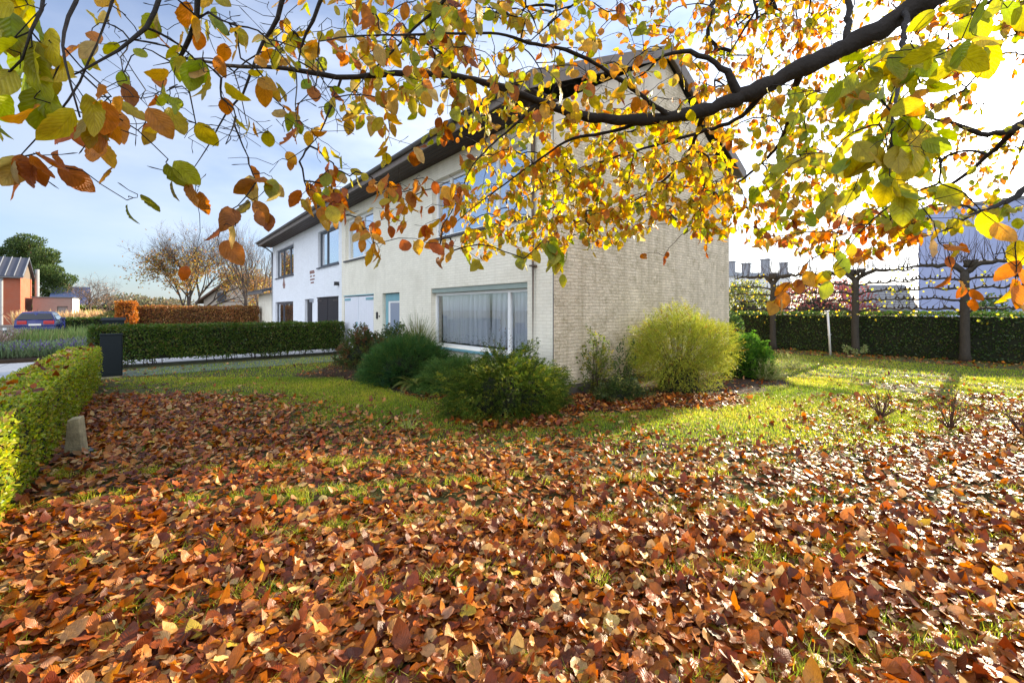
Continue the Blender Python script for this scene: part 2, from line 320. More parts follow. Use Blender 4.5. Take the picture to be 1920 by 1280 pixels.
# thin high cloud
mp = n.nodes.new('ShaderNodeMapping'); mp.inputs['Scale'].default_value = (1.2, 1.2, 3.0); L(tc.outputs['Generated'], mp.inputs[0])
cn = n.nodes.new('ShaderNodeTexNoise'); cn.inputs['Scale'].default_value = 1.5; cn.inputs['Detail'].default_value = 6; cn.inputs['Roughness'].default_value = .5; L(mp.outputs[0], cn.inputs['Vector'])
cr = n.nodes.new('ShaderNodeMapRange'); cr.inputs[1].default_value = .34; cr.inputs[2].default_value = .66; cr.inputs[4].default_value = .85; L(cn.outputs['Fac'], cr.inputs[0])
cb = n.nodes.new('ShaderNodeMix'); cb.data_type = 'RGBA'; sx = n.nodes.new('ShaderNodeSeparateXYZ'); L(tc.outputs['Generated'], sx.inputs[0])
def ramp(v, a, b, c, d):
    x = n.nodes.new('ShaderNodeMapRange'); x.interpolation_type = 'SMOOTHSTEP'
    for i, q in ((1, a), (2, b), (3, c), (4, d)): x.inputs[i].default_value = q
    L(v, x.inputs[0]); return x.outputs[0]
# added unseen cloud bank lights the shaded walls; open blue stays low ahead
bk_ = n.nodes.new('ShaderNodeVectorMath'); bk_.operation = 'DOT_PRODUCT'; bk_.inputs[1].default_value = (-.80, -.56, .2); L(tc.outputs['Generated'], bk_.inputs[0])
fill_cloud = ramp(bk_.outputs['Value'], .0, .75, 0, 1)
fac = mth('MAXIMUM', mth('MULTIPLY', cr.outputs[0], ramp(dt.outputs['Value'], -.35, .55, .45, 1.0)), mth('MULTIPLY', fill_cloud, .85))
cbr = n.nodes.new('ShaderNodeVectorMath'); cbr.operation = 'SCALE'; cbr.inputs[0].default_value = (6.2, 6.6, 7.4); L(mth('ADD', mth('MULTIPLY', fill_cloud, 1.5), mth('ADD', mth('MULTIPLY', mth('POWER', mth('MAXIMUM', mth('ADD', mth('MULTIPLY', dt.outputs['Value'], .5), .5), 0.0), 2.0), .9), .95)), cbr.inputs[3])
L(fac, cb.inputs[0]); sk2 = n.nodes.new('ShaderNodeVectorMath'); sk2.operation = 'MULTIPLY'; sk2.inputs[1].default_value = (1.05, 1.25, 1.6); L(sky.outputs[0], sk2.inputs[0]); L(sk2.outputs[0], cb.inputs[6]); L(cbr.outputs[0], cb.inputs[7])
gm = n.nodes.new('ShaderNodeVectorMath'); gm.operation = 'SCALE'; gm.inputs[0].default_value = (1, .96, .88); L(glow, gm.inputs[3])
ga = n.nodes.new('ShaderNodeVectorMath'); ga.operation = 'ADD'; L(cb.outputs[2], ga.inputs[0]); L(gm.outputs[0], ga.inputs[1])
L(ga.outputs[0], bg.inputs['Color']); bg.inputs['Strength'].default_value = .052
SC.view_settings.view_transform = 'Standard'; SC.view_settings.look = 'None'; SC.view_settings.exposure = 1.5
SC.cycles.max_bounces = 8; SC.cycles.transparent_max_bounces = 12; SC.cycles.diffuse_bounces = 4

# ------------------------------------------------------------------ ground
def sheet(name, x0, y0, x1, y1, z, m):
    return tag(MB().quad((x0, y0, z), (x1, y0, z), (x1, y1, z), (x0, y1, z)).build(name, m), kind='structure')
def lawn_mat():
    m = mat('lawn soil', (.085, .085, .022), .95, noise=1, nscale=3, dark=.5, bump=.6, bscale=40); return m
sheet('ground', -300, -200, 300, 400, 0, lawn_mat())
sheet('street', -12, -40, -6.2, 200, .004, M['asphalt'])
sheet('pavement', -6.2, -40, -4.6, 200, .010, M['pavement'])
sheet('path', -4.6, 4, -1.34, 19.2, .006, M['paving'])
sheet('front_path', -1.2, 13.6, 5.4, 15.3, .006, M['mossypave'])
sheet('driveway', -4.6, 16.6, 5.5, 31.4, .008, M['drive'])
gb = MB()
for i in range(9):
    gb.box(-4.6+.0, 4+i*1.7, .0065, -1.36, 4.012+i*1.7, .0085)
for i in range(6): gb.box(-4.3+i*.55, 4, .0065, -4.288+i*.55, 19.2, .0085)
tag(gb.build('path_joints', M['soil']), kind='structure')
tag(MB().box(-4.6, 19.2, 0, -1.0, 31, .1).build('flower_bed_ground', M['soil']), kind='structure')
def bedsoil():
    # planting bed along the two house walls: one soil sheet with a curved edge
    pts = [(5.5, 13.2), (4.3, 12.6), (3.1, 11.4), (3.2, 10.2), (4.0, 9.3), (3.7, 8.2), (3.6, 6.8), (3.9, 5.2), (5.0, 4.3), (6.6, 3.6), (8.2, 3.2), (10.2, 3.0), (11.6, 3.2), (12.2, 5.35), (5.52, 5.35)]
    b = MB().add([(x, y, .008) for x, y in pts], [tuple(range(len(pts)))]); return tag(b.build('planting_bed_soil', M['soil']), kind='structure')
bedsoil()

# ------------------------------------------------------------------ the two houses
FX, GY, MY, EY, BX = 5.515, 5.371, 16.5, 28.54, 12.78
EAVE, RIDGE, RX = 5.31, 7.62, 9.3
def wall_grid(mb, fixed, axis, a0, a1, z0, z1, holes, depth=.14, out=-1):
    """A wall with real openings and reveals. axis 'y': wall in plane x=fixed."""
    A = sorted({a0, a1, *[h[0] for h in holes], *[h[1] for h in holes]}); Z = sorted({z0, z1, *[h[2] for h in holes], *[h[3] for h in holes]})
    P = (lambda a, z, k=0: (fixed+k, a, z)) if axis == 'y' else (lambda a, z, k=0: (a, fixed+k, z))
    for i in range(len(A)-1):
        for j in range(len(Z)-1):
            ca, cz = (A[i]+A[i+1])/2, (Z[j]+Z[j+1])/2
            if any(h[0] < ca < h[1] and h[2] < cz < h[3] for h in holes): continue
            mb.quad(P(A[i], Z[j]), P(A[i+1], Z[j]), P(A[i+1], Z[j+1]), P(A[i], Z[j+1]))
    for h in holes:
        p, q, r, s = h; k = depth
        mb.quad(P(p, r), P(p, r, k), P(p, s, k), P(p, s)); mb.quad(P(q, r), P(q, s), P(q, s, k), P(q, r, k))
        mb.quad(P(p, s), P(p, s, k), P(q, s, k), P(q, s)); mb.quad(P(p, r), P(q, r), P(q, r, k), P(p, r, k))
    return mb
def window(parent, y0, y1, z0, z1, fm, gm, mull=(), fw=.06, sill=True, curtain=None, dep=.12, sillm=None, lintel=None, side_blind=None, trans=()):
    """A framed window let into the front wall: frame > pane, sill, curtain."""
    X = FX+dep; f = MB()
    f.box(X, y0, z1-fw, X+.06, y1, z1); f.box(X, y0, z0, X+.06, y1, z0+fw)
    f.box(X, y0, z0+fw, X+.06, y0+fw, z1-fw); f.box(X, y1-fw, z0+fw, X+.06, y1, z1-fw)
    for my in mull: f.box(X-.004, my-fw*.6, z0+fw, X+.056, my+fw*.6, z1-fw)
    for tz in trans: f.box(X+.002, y0+fw, tz-.025, X+.05, y1-fw, tz+.025)
    fo = f.build('window', fm, parent)
    MB().box(X+.028, y0+fw*.5, z0+fw*.5, X+.034, y1-fw*.5, z1-fw*.5).build('pane', gm, fo)
    if sill: MB().box(FX-.06, y0-.06, z0-.055, X-.002, y1+.06, z0-.003).build('sill', sillm or M['sill'], fo)
    if lintel: MB().box(FX+.03, y0+.002, z1+.002, X+.055, y1-.002, z1+lintel).build('lintel_board', M['greenf'], fo)
    if curtain: curtain(fo)
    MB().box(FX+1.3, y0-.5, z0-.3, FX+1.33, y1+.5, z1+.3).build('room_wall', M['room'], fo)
    return fo
def house(name, label, y0, y1, holes, frontm, hip0, hip1):
    r = empty(name, (FX, y0, 0), label, 'house')
    wall_grid(MB(), FX, 'y', y0, y1, 0, EAVE, holes).build('wall', frontm, r).name
    sl = (RIDGE-EAVE)/(RX-(FX-.0))
    b = MB()  # rear wall and hidden party walls
    b.quad((BX, y0, 0), (BX, y1, 0), (BX, y1, EAVE), (BX, y0, EAVE)); b.build('rear_wall', M['cream_x'], r)
    return r
# openings (y0, y1, z0, z1) measured on the front wall
cream_holes = [(13.49, 16.11, 3.39, 4.9), (6.06, 9.70, 3.39, 4.87), (6.06, 9.75, .68, 2.13), (11.58, 12.78, 0.02, 2.10), (13.47, 16.21, .02, 2.08)]
white_holes = [(23.63, 27.62, 3.37, 4.95), (16.84, 19.52, 3.39, 4.92), (23.72, 27.83, .5, 2.02), (20.35, 21.57, .02, 2.07), (16.86, 19.60, .02, 2.09)]
ch = house('cream_house', 'cream painted brick house end nearest the lawn, with big curtained window and white garage doors', GY, MY, cream_holes, M['cream_y'], 0, 0)
wh = house('white_house', 'white painted brick house half with black garage doors and two bare red brick patches', MY, EY, white_holes, M['white_y'], 0, 0)
# gable end of the cream house, with a smooth rendered band under the rake
g = MB().add([(FX, GY, 0), (BX, GY, 0), (BX, GY, EAVE-.02), (RX+.0, GY, RIDGE-.95), (FX, GY, EAVE-.95)], [(0, 1, 2, 3, 4)]); g.build('gable_wall', M['cream_x'], ch)
MB().add([(FX, GY-.004, EAVE-.95), (RX, GY-.004, RIDGE-.95), (RX, GY-.004, RIDGE-.06), (FX, GY-.004, EAVE-.02)], [(0, 1, 2, 3)]).build('gable_render', M['render'], ch)
MB().add([(RX, GY-.002, RIDGE-.95), (BX, GY-.002, EAVE-.021), (RX, GY-.002, RIDGE-.06)], [(0, 1, 2)]).build('gable_render', M['cream_x'], ch)
MB().box(FX-.03, GY-.03, 0, BX, GY-.003, .2).build('plinth', mat('dark plinth', (.10, .085, .07), .9, noise=.5, nscale=6), ch)
g2 = MB().add([(FX, EY, 0), (BX, EY, 0), (BX, EY, EAVE), (RX, EY, RIDGE-.06), (FX, EY, EAVE)], [(4, 3, 2, 1, 0)]); g2.build('gable_wall', M['white_y'], wh)
def roof(parent, y0, y1):
    ov = .72; sl = (RIDGE-5.40)/(RX-(FX-ov)); th = .16
    zf = 5.40; xb = BX+.75; zb = RIDGE-(xb-RX)*sl
    poly = [(FX-ov, y0, zf), (RX, y0, RIDGE), (xb, y0, zb), (xb, y0, zb+th), (RX, y0, RIDGE+th), (FX-ov, y0, zf+th)]
    r = MB().prism(poly, (0, y1-y0, 0)).build('roof', M['slate'], parent)
    # tile courses as low ribs
    t = MB()
    for i in range(16):
        x = FX-ov+.05+i*(RX-FX+ov-.1)/16; z = zf+th+(x-(FX-ov))*sl
        t.box(x, y0+.01, z+.002, x+.03, y1-.01, z+.022)
    t.build('tile_courses', M['slate'], r)
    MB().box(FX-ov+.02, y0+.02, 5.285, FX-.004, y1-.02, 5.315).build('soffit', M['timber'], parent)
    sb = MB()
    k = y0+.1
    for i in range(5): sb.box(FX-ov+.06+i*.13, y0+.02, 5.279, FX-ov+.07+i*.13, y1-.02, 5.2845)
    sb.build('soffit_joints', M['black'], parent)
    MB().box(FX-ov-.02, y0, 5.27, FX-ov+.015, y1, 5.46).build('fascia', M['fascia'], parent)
    # half round gutter on brackets
    gp = [(FX-ov-.075, y0, 5.44), (FX-ov-.075, y1, 5.44)]
    gu = MB(); n = 9
    for i in range(n):
        a = math.pi+math.pi*i/(n-1)
    ring = [(FX-ov-.085+.062*math.cos(math.pi+math.pi*i/8), 5.475+.062*math.sin(math.pi+math.pi*i/8)) for i in range(9)]
    ring += [(x*1.0+(.006 if x > FX-ov-.085 else -.006)*-1, z) for x, z in ring[::-1]]
    gu.prism([(x, y0, z) for x, z in ring], (0, y1-y0, 0))
    gu.build('gutter', M['zinc'], parent)
    return r
roof(ch, GY-.15, MY); roof(wh, MY, EY+.2)
def rake(parent, ys, m):
    ov = .72; sl = (RIDGE-5.40)/(RX-(FX-ov)); xb = BX+.75; zb = RIDGE-(xb-RX)*sl
    a = [(FX-ov, 5.40), (RX, RIDGE), (xb, zb)]; lo = [(x, z-.14) for x, z in a]; hi = [(x, z+.17) for x, z in a]
    b = MB().prism([(x, ys, z) for x, z in lo+hi[::-1]], (0, .03, 0)); b.build('bargeboard', m, parent)
    s2 = MB().prism([(x, ys+.03, z-.02) for x, z in [(FX-.0, 5.72), (RX, RIDGE-.02), (BX, 5.97)]]+[(x, ys+.03, z-.05) for x, z in [(BX, 5.97), (RX, RIDGE-.02), (FX, 5.72)]], (0, .11, 0)); s2.build('bargeboard', m, parent)
rake(ch, GY-.19, M['fascia']); rake(wh, EY+.2, M['fascia'])
# corner strip where gable brick meets painted front
MB().box(FX-.012, GY-.012, .2, FX+.0, GY+.0, EAVE-.03).build('corner_bead', M['zinc'], ch)
# --- cream house joinery
def pleats(y0, y1, z0, z1, x, gap=None, amp=.042, pitch=.105):
    def f(fo):
        spans = [(y0, y1)] if gap is None else [(y0, gap-.04), (gap+.04, y1)]
        for a, b in spans:
            k = int((b-a)/.012); V = []; F = []
            for i in range(k+1):
                y = a+(b-a)*i/k; w = amp*math.sin(2*math.pi*y/pitch+1.3*math.sin(y*7))+amp*.5*math.sin(y*31)
                for j in range(6):
                    t = j/5; yy = y
                    if gap is not None: yy = y+(.16*(1-(b-y)/(b-a))*(1-t)**1.3*(-1) if b < gap else .10*((b-y)/(b-a))*(1-t)**1.3*(-1))*(0 if t > .98 else 1)*.0 + (0)
                    if gap is not None:
                        e = abs(y-gap); pull = max(0, 1-e/.9)*.09*(1-t)
                        yy = y+(-pull if y < gap else pull)*.0
                        pull2 = max(0, 1-e/.9)*.07*t; yy += (-pull2 if y < gap else pull2)
                    V.append((x+w, yy, z0+.03*math.sin(y*12)*.3+(z1-z0)*t))
            for i in range(k):
                for j in range(5): F.append((i*6+j, (i+1)*6+j, (i+1)*6+j+1, i*6+j+1))
            MB().add(V, F).build('curtain', M['curtain'], fo, smooth=True)
    return f
bw = window(ch, 6.06, 9.75, .68, 2.02, M['wframe'], M['glass'], mull=(6.76,), fw=.07, curtain=pleats(6.15, 9.6, .78, 1.97, FX+.26, gap=7.55), dep=.13, lintel=.105, sillm=M['tealf'])
window(ch, 13.49, 16.11, 3.39, 4.9, M['wframe'], M['skyglass'], mull=(14.6,), fw=.085, dep=.12)
window(ch, 6.06, 9.70, 3.39, 4.87, M['wframe'], M['skyglass'], mull=(7.15, 9.0), fw=.075, dep=.13)
def garage(parent, y0, y1, z1, bm, strap, name):
    X = FX+.02; d = MB(); yc = (y0+y1)/2
    r = None
    for k, (a, b) in enumerate(((y0+.03, yc-.02), (yc+.02, y1-.03))):
        m = MB().box(X, a, .03, X+.05, b, z1-.03)
        nb = 9; w = (b-a)/nb
        for i in range(nb): m.box(X-.012, a+i*w+.006, .04, X-.001, a+(i+1)*w-.006, z1-.04)
        o = m.build('garage_door', bm, parent)
        h = (a if k == 0 else b)
        s = MB().box(X-.026, a+.0 if k == 0 else b-.62, z1-.16, X-.0125, a+.62 if k == 0 else b, z1-.08); s.build('strap_hinge', strap, o)
        if k == 1:
            MB().box(X-.05, yc+.05, 1.0, X-.0125, yc+.09, 1.16).build('handle', strap, o); 
    MB().box(X+.004, yc-.022, .03, X+.03, yc+.022, z1-.03).build('door_strip', strap, parent)
    MB().box(X+.06, y0, 0, X+.09, y1, z1).build('door_backing', M['dark'], parent)
    MB().box(FX-.02, y0-.02, z1-.001, FX-.002, y1+.02, z1+.03).build('door_head', strap, parent)
garage(ch, 13.47, 16.21, 2.08, M['whitepaint'], M['tealf'], 'garage_door')
garage(wh, 16.86, 19.60, 2.09, M['blackpaint'], M['black'], 'garage_door')
# front door in teal frame
X = FX+.10; d = MB().box(X, 11.6, .03, X+.05, 11.70, 2.08).box(X, 12.58, .03, X+.05, 12.76, 2.08).box(X, 11.70, 1.86, X+.05, 12.58, 2.08); fd = d.build('front_door', M['tealf'], ch)
d = MB().box(X+.01, 11.70, .03, X+.04, 11.74, 1.855).box(X+.01, 12.46, .03, X+.04, 12.579, 1.855).box(X+.01, 11.74, 1.80, X+.04, 12.46, 1.855).box(X+.01, 11.74, .03, X+.04, 12.46, .3); d.build('door_leaf', M['wframe'], fd)
MB().box(X+.02, 11.741, .3, X+.03, 12.459, 1.80).build('pane', M['frost'], fd)
MB().box(X+.06, 11.5, 0, X+.08, 12.8, 2.1).build('door_backing', M['dark'], fd)
MB().box(FX-.04, 13.10, 1.30, FX-.002, 13.20, 1.52).build('doorbell', M['black'], ch, bevel=.015)
MB().box(FX-.02, 12.97, 1.36, FX-.002, 13.02, 1.41).build('bell_button', M['black'], ch)
dp = MB().tube([(FX-.06, 5.84, .15), (FX-.06, 5.84, 4.9), (FX-.3, 5.84, 5.15), (FX-.72, 5.84, 5.36)], .042, 10).build('downpipe', M['pipe'], ch, smooth=True)
for z in (.6, 2.4, 4.2): MB().box(FX-.112, 5.785, z, FX-.001, 5.895, z+.03).build('bracket', M['pipe'], dp)
# --- white house joinery
window(wh, 23.63, 27.62, 3.37, 4.95, M['sframe'], M['skyglass'], mull=(24.7, 26.2), fw=.11, dep=.11, sillm=M['sframe'])
window(wh, 16.84, 19.52, 3.39, 4.92, M['sframe'], M['skyglass'], mull=(18.55,), fw=.1, dep=.11, sillm=M['sframe'])
window(wh, 23.72, 27.83, .5, 2.02, M['sframe'], M['glass'], mull=(26.3,), fw=.12, dep=.11, sill=False)
MB().box(FX+.11, 20.36, .03, FX+.15, 21.56, 2.06).build('side_door', M['blackpaint'], wh)
MB().box(FX-.14, 20.16, 1.92, FX-.002, 20.30, 2.08).build('wall_lamp', M['grey'], wh)
MB().box(FX-.16, 16.78, 2.52, FX-.002, 16.90, 2.66).build('security_lamp', M['black'], wh)
def patch(cells, z0, rows):
    b = MB(); h = .073
    for r in range(rows):
        for (a, w) in cells[r]:
            b.box(FX-.004, a, z0+r*h+.005, FX-.001, a+w, z0+(r+1)*h-.004)
    b.build('bare_brick_patch', M['redbrick'], wh)
patch([[(25.45, .42)], [(25.4, .5)], [(25.38, .6)], [(25.45, .5)], [(25.5, .42)], [(25.55, .3)], [(25.58, .26)], [(25.6, .2)]], 2.74, 8)
patch([[(20.1, .5)], [], [(20.0, .7)], [], [(19.95, .3), (20.4, .3)], [], [(20.0, .75)], [(20.05, .7)]], 2.76, 8)
MB().tube([(FX-.05, EY-.12, .1), (FX-.05, EY-.12, 4.95), (FX-.35, EY-.05, 5.2), (FX-.78, EY+.1, 5.4)], .045, 10).build('downpipe', M['zinc'], wh, smooth=True)
# interior floors so rooms stay dark
for o, a, b in ((ch, GY+.1, MY), (wh, MY, EY)):
    MB().box(FX+.2, a, 2.6, BX-.1, b-.05, 2.7).build('floor_slab', M['dark'], o)
# low annex beyond the white house
an = empty('annex', (FX, 28.6, 0), 'low cream outbuilding with a shallow grey roof at the far end of the white house', 'outbuilding')
MB().box(FX+.05, 28.56, 0, 9.5, 33.2, 2.62).build('wall', M['cream_y'], an)
MB().prism([(FX-.5, 28.76, 2.62), (9.8, 28.76, 3.9), (9.8, 28.76, 4.05), (FX-.5, 28.76, 2.78)], (0, 5.0, 0)).build('roof', M['slate'], an)
MB().box(FX-.55, 28.77, 2.55, FX-.45, 33.7, 2.68).build('gutter', M['zinc'], an)

# ------------------------------------------------------------------ hedges
def hedge(name, label, x0, y0, x1, y1, h, n, ll, pal, core, cat='hedge', z0=.0, lump=.05, group=None, m=None, stems=False, wl=.3):
    r = empty(name, ((x0+x1)/2, (y0+y1)/2, 0), label, cat, group)
    dx, dy = x1-x0, y1-y0; fa = [dy*h, dy*h, dx*h, dx*h, dx*dy*1.3]; fa = np.array(fa); k = rng.multinomial(n, fa/fa.sum())
    P = []; N = []
    for i, c in enumerate(k):
        a = rng.random(c); b = rng.random(c); zl = z0*np.clip(.75+.8*vnoise(np.stack([a*(dx+dy)*1.3, a*0+i], -1), 1.6, 15), .05, 1.5); z = zl+(h-zl)*(b if i < 4 else np.ones(c))
        if i == 0: p = np.stack([np.full(c, x0), y0+a*dy, z], -1); nn = (-1, 0, 0)
        if i == 1: p = np.stack([np.full(c, x1), y0+a*dy, z], -1); nn = (1, 0, 0)
        if i == 2: p = np.stack([x0+a*dx, np.full(c, y0), z], -1); nn = (0, -1, 0)
        if i == 3: p = np.stack([x0+a*dx, np.full(c, y1), z], -1); nn = (0, 1, 0)
        if i == 4: p = np.stack([x0+a*dx, y0+b*dy, z], -1); nn = (0, 0, 1)
        P.append(p); N.append(np.tile(np.array(nn, float), (c, 1)))
    P = np.concatenate(P); N = np.concatenate(N)
    off = lump*vnoise(P, 2.5, 3)+lump*.7*vnoise(P, 9, 4)-rng.exponential(lump*.7, len(P))
    P = P+N*off[:, None]+rng.normal(0, .012, P.shape); P[:, 2] = np.maximum(P[:, 2], .02)
    nr = unit(N+rdir(len(P))*.9); D = unit(np.cross(nr, rdir(len(P)))+np.array((0, 0, .35))+N*.3)
    L = ll*(.6+.8*rng.random(len(P))); col = pick(pal, len(P), .2)*(1+.25*vnoise(P, 1.2, 9))[:, None]
    V, F, c = kites(P, D, nr, L, L*wl, np.clip(col, .003, 1))
    npmesh('foliage', V, F, m or M['hedge'], r, c)
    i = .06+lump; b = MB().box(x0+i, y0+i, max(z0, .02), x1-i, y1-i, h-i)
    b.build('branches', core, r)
    if stems:
        t = MB()
        for q in range(int(max(dx, dy)/.16)):
            a = rng.random(); x = x0+dx*(a if dx > dy else .3+.4*rng.random()); y = y0+dy*(a if dy > dx else .3+.4*rng.random())
            t.tube([(x, y, 0), (x+rng.normal(0, .03), y+rng.normal(0, .03), z0*.5), (x+rng.normal(0, .06), y+rng.normal(0, .06), z0+.15)], [.014, .011, .007], 5)
        t.build('stems', M['greybark'], r)
    return r
PRIVET = [(4, (.25, .31, .018)), (3, (.37, .38, .022)), (2, (.14, .21, .014)), (1, (.38, .30, .05)), (.3, (.16, .08, .02))]
DARKH = [(4, (.048, .10, .010)), (3, (.08, .13, .012)), (1.5, (.12, .13, .016)), (.5, (.12, .08, .02)), (.4, (.2, .2, .06))]
hedge('clipped_hedge', 'low clipped yellow green hedge with fallen leaves on top, beside the leafy lawn', -1.30, -.4, -.82, 12.6, .80, 52000, .034, PRIVET, M['core'], lump=.035)
hedge('driveway_hedge', 'tall clipped dark green hedge running up to the white garage doors', -1.25, 15.7, 5.35, 16.45, 1.13, 40000, .05, DARKH, M['core'], z0=.2, lump=.05, stems=True)
BEECHH = [(4, (.26, .11, .035)), (3, (.33, .15, .05)), (2, (.18, .07, .02)), (1.2, (.3, .22, .04)), (.6, (.5, .3, .14))]
hedge('beech_hedge', 'copper brown clipped beech hedge beyond the dark green hedge', -.6, 31.9, 5.4, 32.7, 1.76, 18000, .085, BEECHH, M['corebrown'], lump=.06)
hedge('beech_block', 'bright orange clipped beech block at the end of the copper hedge', -1.45, 31.2, -.62, 32.6, 1.98, 7000, .085, [(4, (.38, .13, .02)), (2, (.48, .2, .03)), (1, (.25, .08, .015))], M['corebrown'], lump=.09, cat='shrub')
YEW = [(4, (.032, .072, .012)), (3, (.05, .095, .015)), (1.3, (.09, .11, .02)), (.4, (.08, .06, .02))]
hedge('boundary_hedge', 'long tall dark green hedge behind the three pleached trees', 19.3, -9, 20.2, 11.5, 1.48, 46000, .06, YEW, M['core'], lump=.05)
hedge('street_hedge', 'dark low hedge behind the parked blue car', -6.9, 44, 1.5, 45, .95, 7000, .11, YEW, M['core'], lump=.06)
hedge('street_hedge', 'dark green hedge in front of the red brick house', -16, 46, -8.6, 47, 1.15, 6000, .11, YEW, M['core'], lump=.06)
# fallen leaves lying on the low hedge's top
def lay(P, pal, L0, curl=.5, tilt=.45, sc=.26, fold=.3, st=6, Nn=None):
    n = len(P); a = rng.random(n)*6.283; D = np.stack([np.cos(a), np.sin(a), rng.normal(0, tilt*.6, n)], -1)
    N = unit(np.stack([rng.normal(0, tilt, n), rng.normal(0, tilt, n), np.ones(n)], -1)) if Nn is None else Nn
    cur = rng.random(n) < .14; D[cur, 2] += rng.normal(0, .5, cur.sum()); N[cur, :2] += rng.normal(0, .5, (cur.sum(), 2))
    fl = np.where(rng.random(n) < .5, 1, -1)[:, None]
    L = L0*(1+sc*rng.normal(0, 1, n)); L = np.clip(L, L0*.42, L0*1.55)
    return leaves(P, D, N*fl, L, L*(.31+.08*rng.random(n)), pick(pal, n, .22), st=st, fold=fold, curl=curl, wav=.2, serr=.03, power=.68)
RUST = [(4, (.30, .075, .010)), (3, (.40, .125, .016)), (2.6, (.47, .21, .055)), (5.5, (.13, .028, .007)), (2, (.58, .34, .14)), (1.3, (.52, .17, .012)), (.25, (.5, .35, .04))]
n = 250; P = np.stack([-1.28+.42*rng.random(n), .5+12*rng.random(n)**.8, np.full(n, .815)], -1)
c = Cloud(); c.add(*lay(P, RUST, .075)); tag(c.build('hedge_top_leaves', M['litter']), kind='stuff')

# ------------------------------------------------------------------ shrubs
def sprays(P, D, L, k, ll, lw, ang, pal, droop=.1, flat=None, taper=.5, jit=.15, N=None, shade=None):
    """Branchlets: base P, direction D, length L, each with k narrow leaves set alternately along it."""
    n = len(P); D = unit(D); N = unit(N if N is not None else rdir(n)); s = unit(np.cross(D, N)); nn = np.cross(s, D)
    t = (np.arange(k)+.5)/k; t = t[None]+rng.normal(0, .3/k, (n, k))
    pos = P[:, None]+D[:, None]*(L[:, None]*t)[..., None]; pos[..., 2] -= droop*L[:, None]*t**2
    sg = np.where(np.arange(k) % 2, 1., -1.)[None]; th = ang*(.7+.6*rng.random((n, k)))
    roll = rng.random((n, k))*6.283 if flat is None else rng.normal(0, flat, (n, k))
    sd = s[:, None]*np.cos(roll)[..., None]+nn[:, None]*np.sin(roll)[..., None]
    d = D[:, None]*np.cos(th)[..., None]+sd*(np.sin(th)*sg)[..., None]; d[..., 2] -= droop*1.2*t
    up = np.cross(d, sd)
    l = ll*(1-taper*t)*(1+.2*rng.normal(0, 1, (n, k))); col = np.repeat(pick(pal, n, jit)[:, None], k, 1)*(1+.12*rng.normal(0, 1, (n, k, 1)))
    return kites(pos.reshape(-1, 3), d.reshape(-1, 3), up.reshape(-1, 3)+1e-4, np.abs(l).ravel(), np.abs(l).ravel()*lw, np.clip(col.reshape(-1, 3), .003, 1))
def shrub(name, label, base, n, rad, hgt, k, sl, ll, lw, ang, pal, cat='shrub', up=.35, droop=.1, lump=.25, flat=None, m=None, shell=.55, nstem=14, stemr=.008, stemc=None, group=None, zmin=.03, taper=.5, lean=(0, 0), seed=1, core=.0, bare=0, ball=False, wild=.35):
    base = np.array(base, float); r = empty(name, base, label, cat, group)
    d = rdir(n); 
    if not ball: d[:, 2] = np.abs(d[:, 2])*1.0+.02; d = unit(d)
    if bare: d = d[(d[:, 2] > bare) | (rng.random(n) < .4)]; n = len(d)
    q = (shell+(1-shell)*rng.random(n)**.5)*(1+lump*vnoise(d*1.0, 4, seed)+lump*.5*vnoise(d, 11, seed+1))
    off = np.stack([d[:, 0]*rad[0]*q, d[:, 1]*rad[1]*q, d[:, 2]*hgt*q], -1)
    if ball: off[:, 2] = hgt*.47+off[:, 2]*.53
    off[:, :2] += np.array(lean)*off[:, 2:3]/hgt
    P = base+off; P[:, 2] = np.maximum(P[:, 2], zmin+rng.random(n)*.08)
    D = unit((d if ball else unit(off))+np.array((0, 0, up))+rdir(n)*wild)
    L = sl*(.6+.8*rng.random(n)); P = P-D*L[:, None]*.6; P[:, 2] = np.maximum(P[:, 2], .02)
    V, F, c = sprays(P, D, L, k, ll, lw, ang, pal, droop=droop, flat=flat, taper=taper)
    npmesh('foliage', V, F, m or M['conifer'], r, c)
    t = MB()
    for i in rng.choice(n, min(nstem, n), replace=False):
        e = P[i]; mid = base+(e-base)*.5+np.array((0, 0, .12*hgt))+rng.normal(0, .03, 3)
        b0 = base+np.array((rng.normal(0, .05), rng.normal(0, .05), -.02))
        t.tube([b0, b0*.4+mid*.6, mid*.4+e*.6, e], [stemr, stemr*.8, stemr*.6, stemr*.3], 5, cap=False)
    t.build('stems', stemc or M['twig'], r)
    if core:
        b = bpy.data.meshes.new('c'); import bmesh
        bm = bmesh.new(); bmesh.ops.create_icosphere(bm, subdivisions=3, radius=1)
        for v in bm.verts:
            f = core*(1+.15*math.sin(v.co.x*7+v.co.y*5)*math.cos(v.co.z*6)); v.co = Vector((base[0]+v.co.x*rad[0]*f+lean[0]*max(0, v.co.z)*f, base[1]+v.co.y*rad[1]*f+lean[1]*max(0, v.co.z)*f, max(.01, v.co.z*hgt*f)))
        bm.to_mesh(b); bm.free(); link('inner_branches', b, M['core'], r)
    return r
JUN = [(4, (.065, .11, .010)), (3, (.10, .14, .012)), (2, (.035, .065, .008)), (1.2, (.24, .25, .022))]
JDK = [(4, (.04, .10, .022)), (3, (.06, .13, .03)), (1, (.10, .15, .025))]
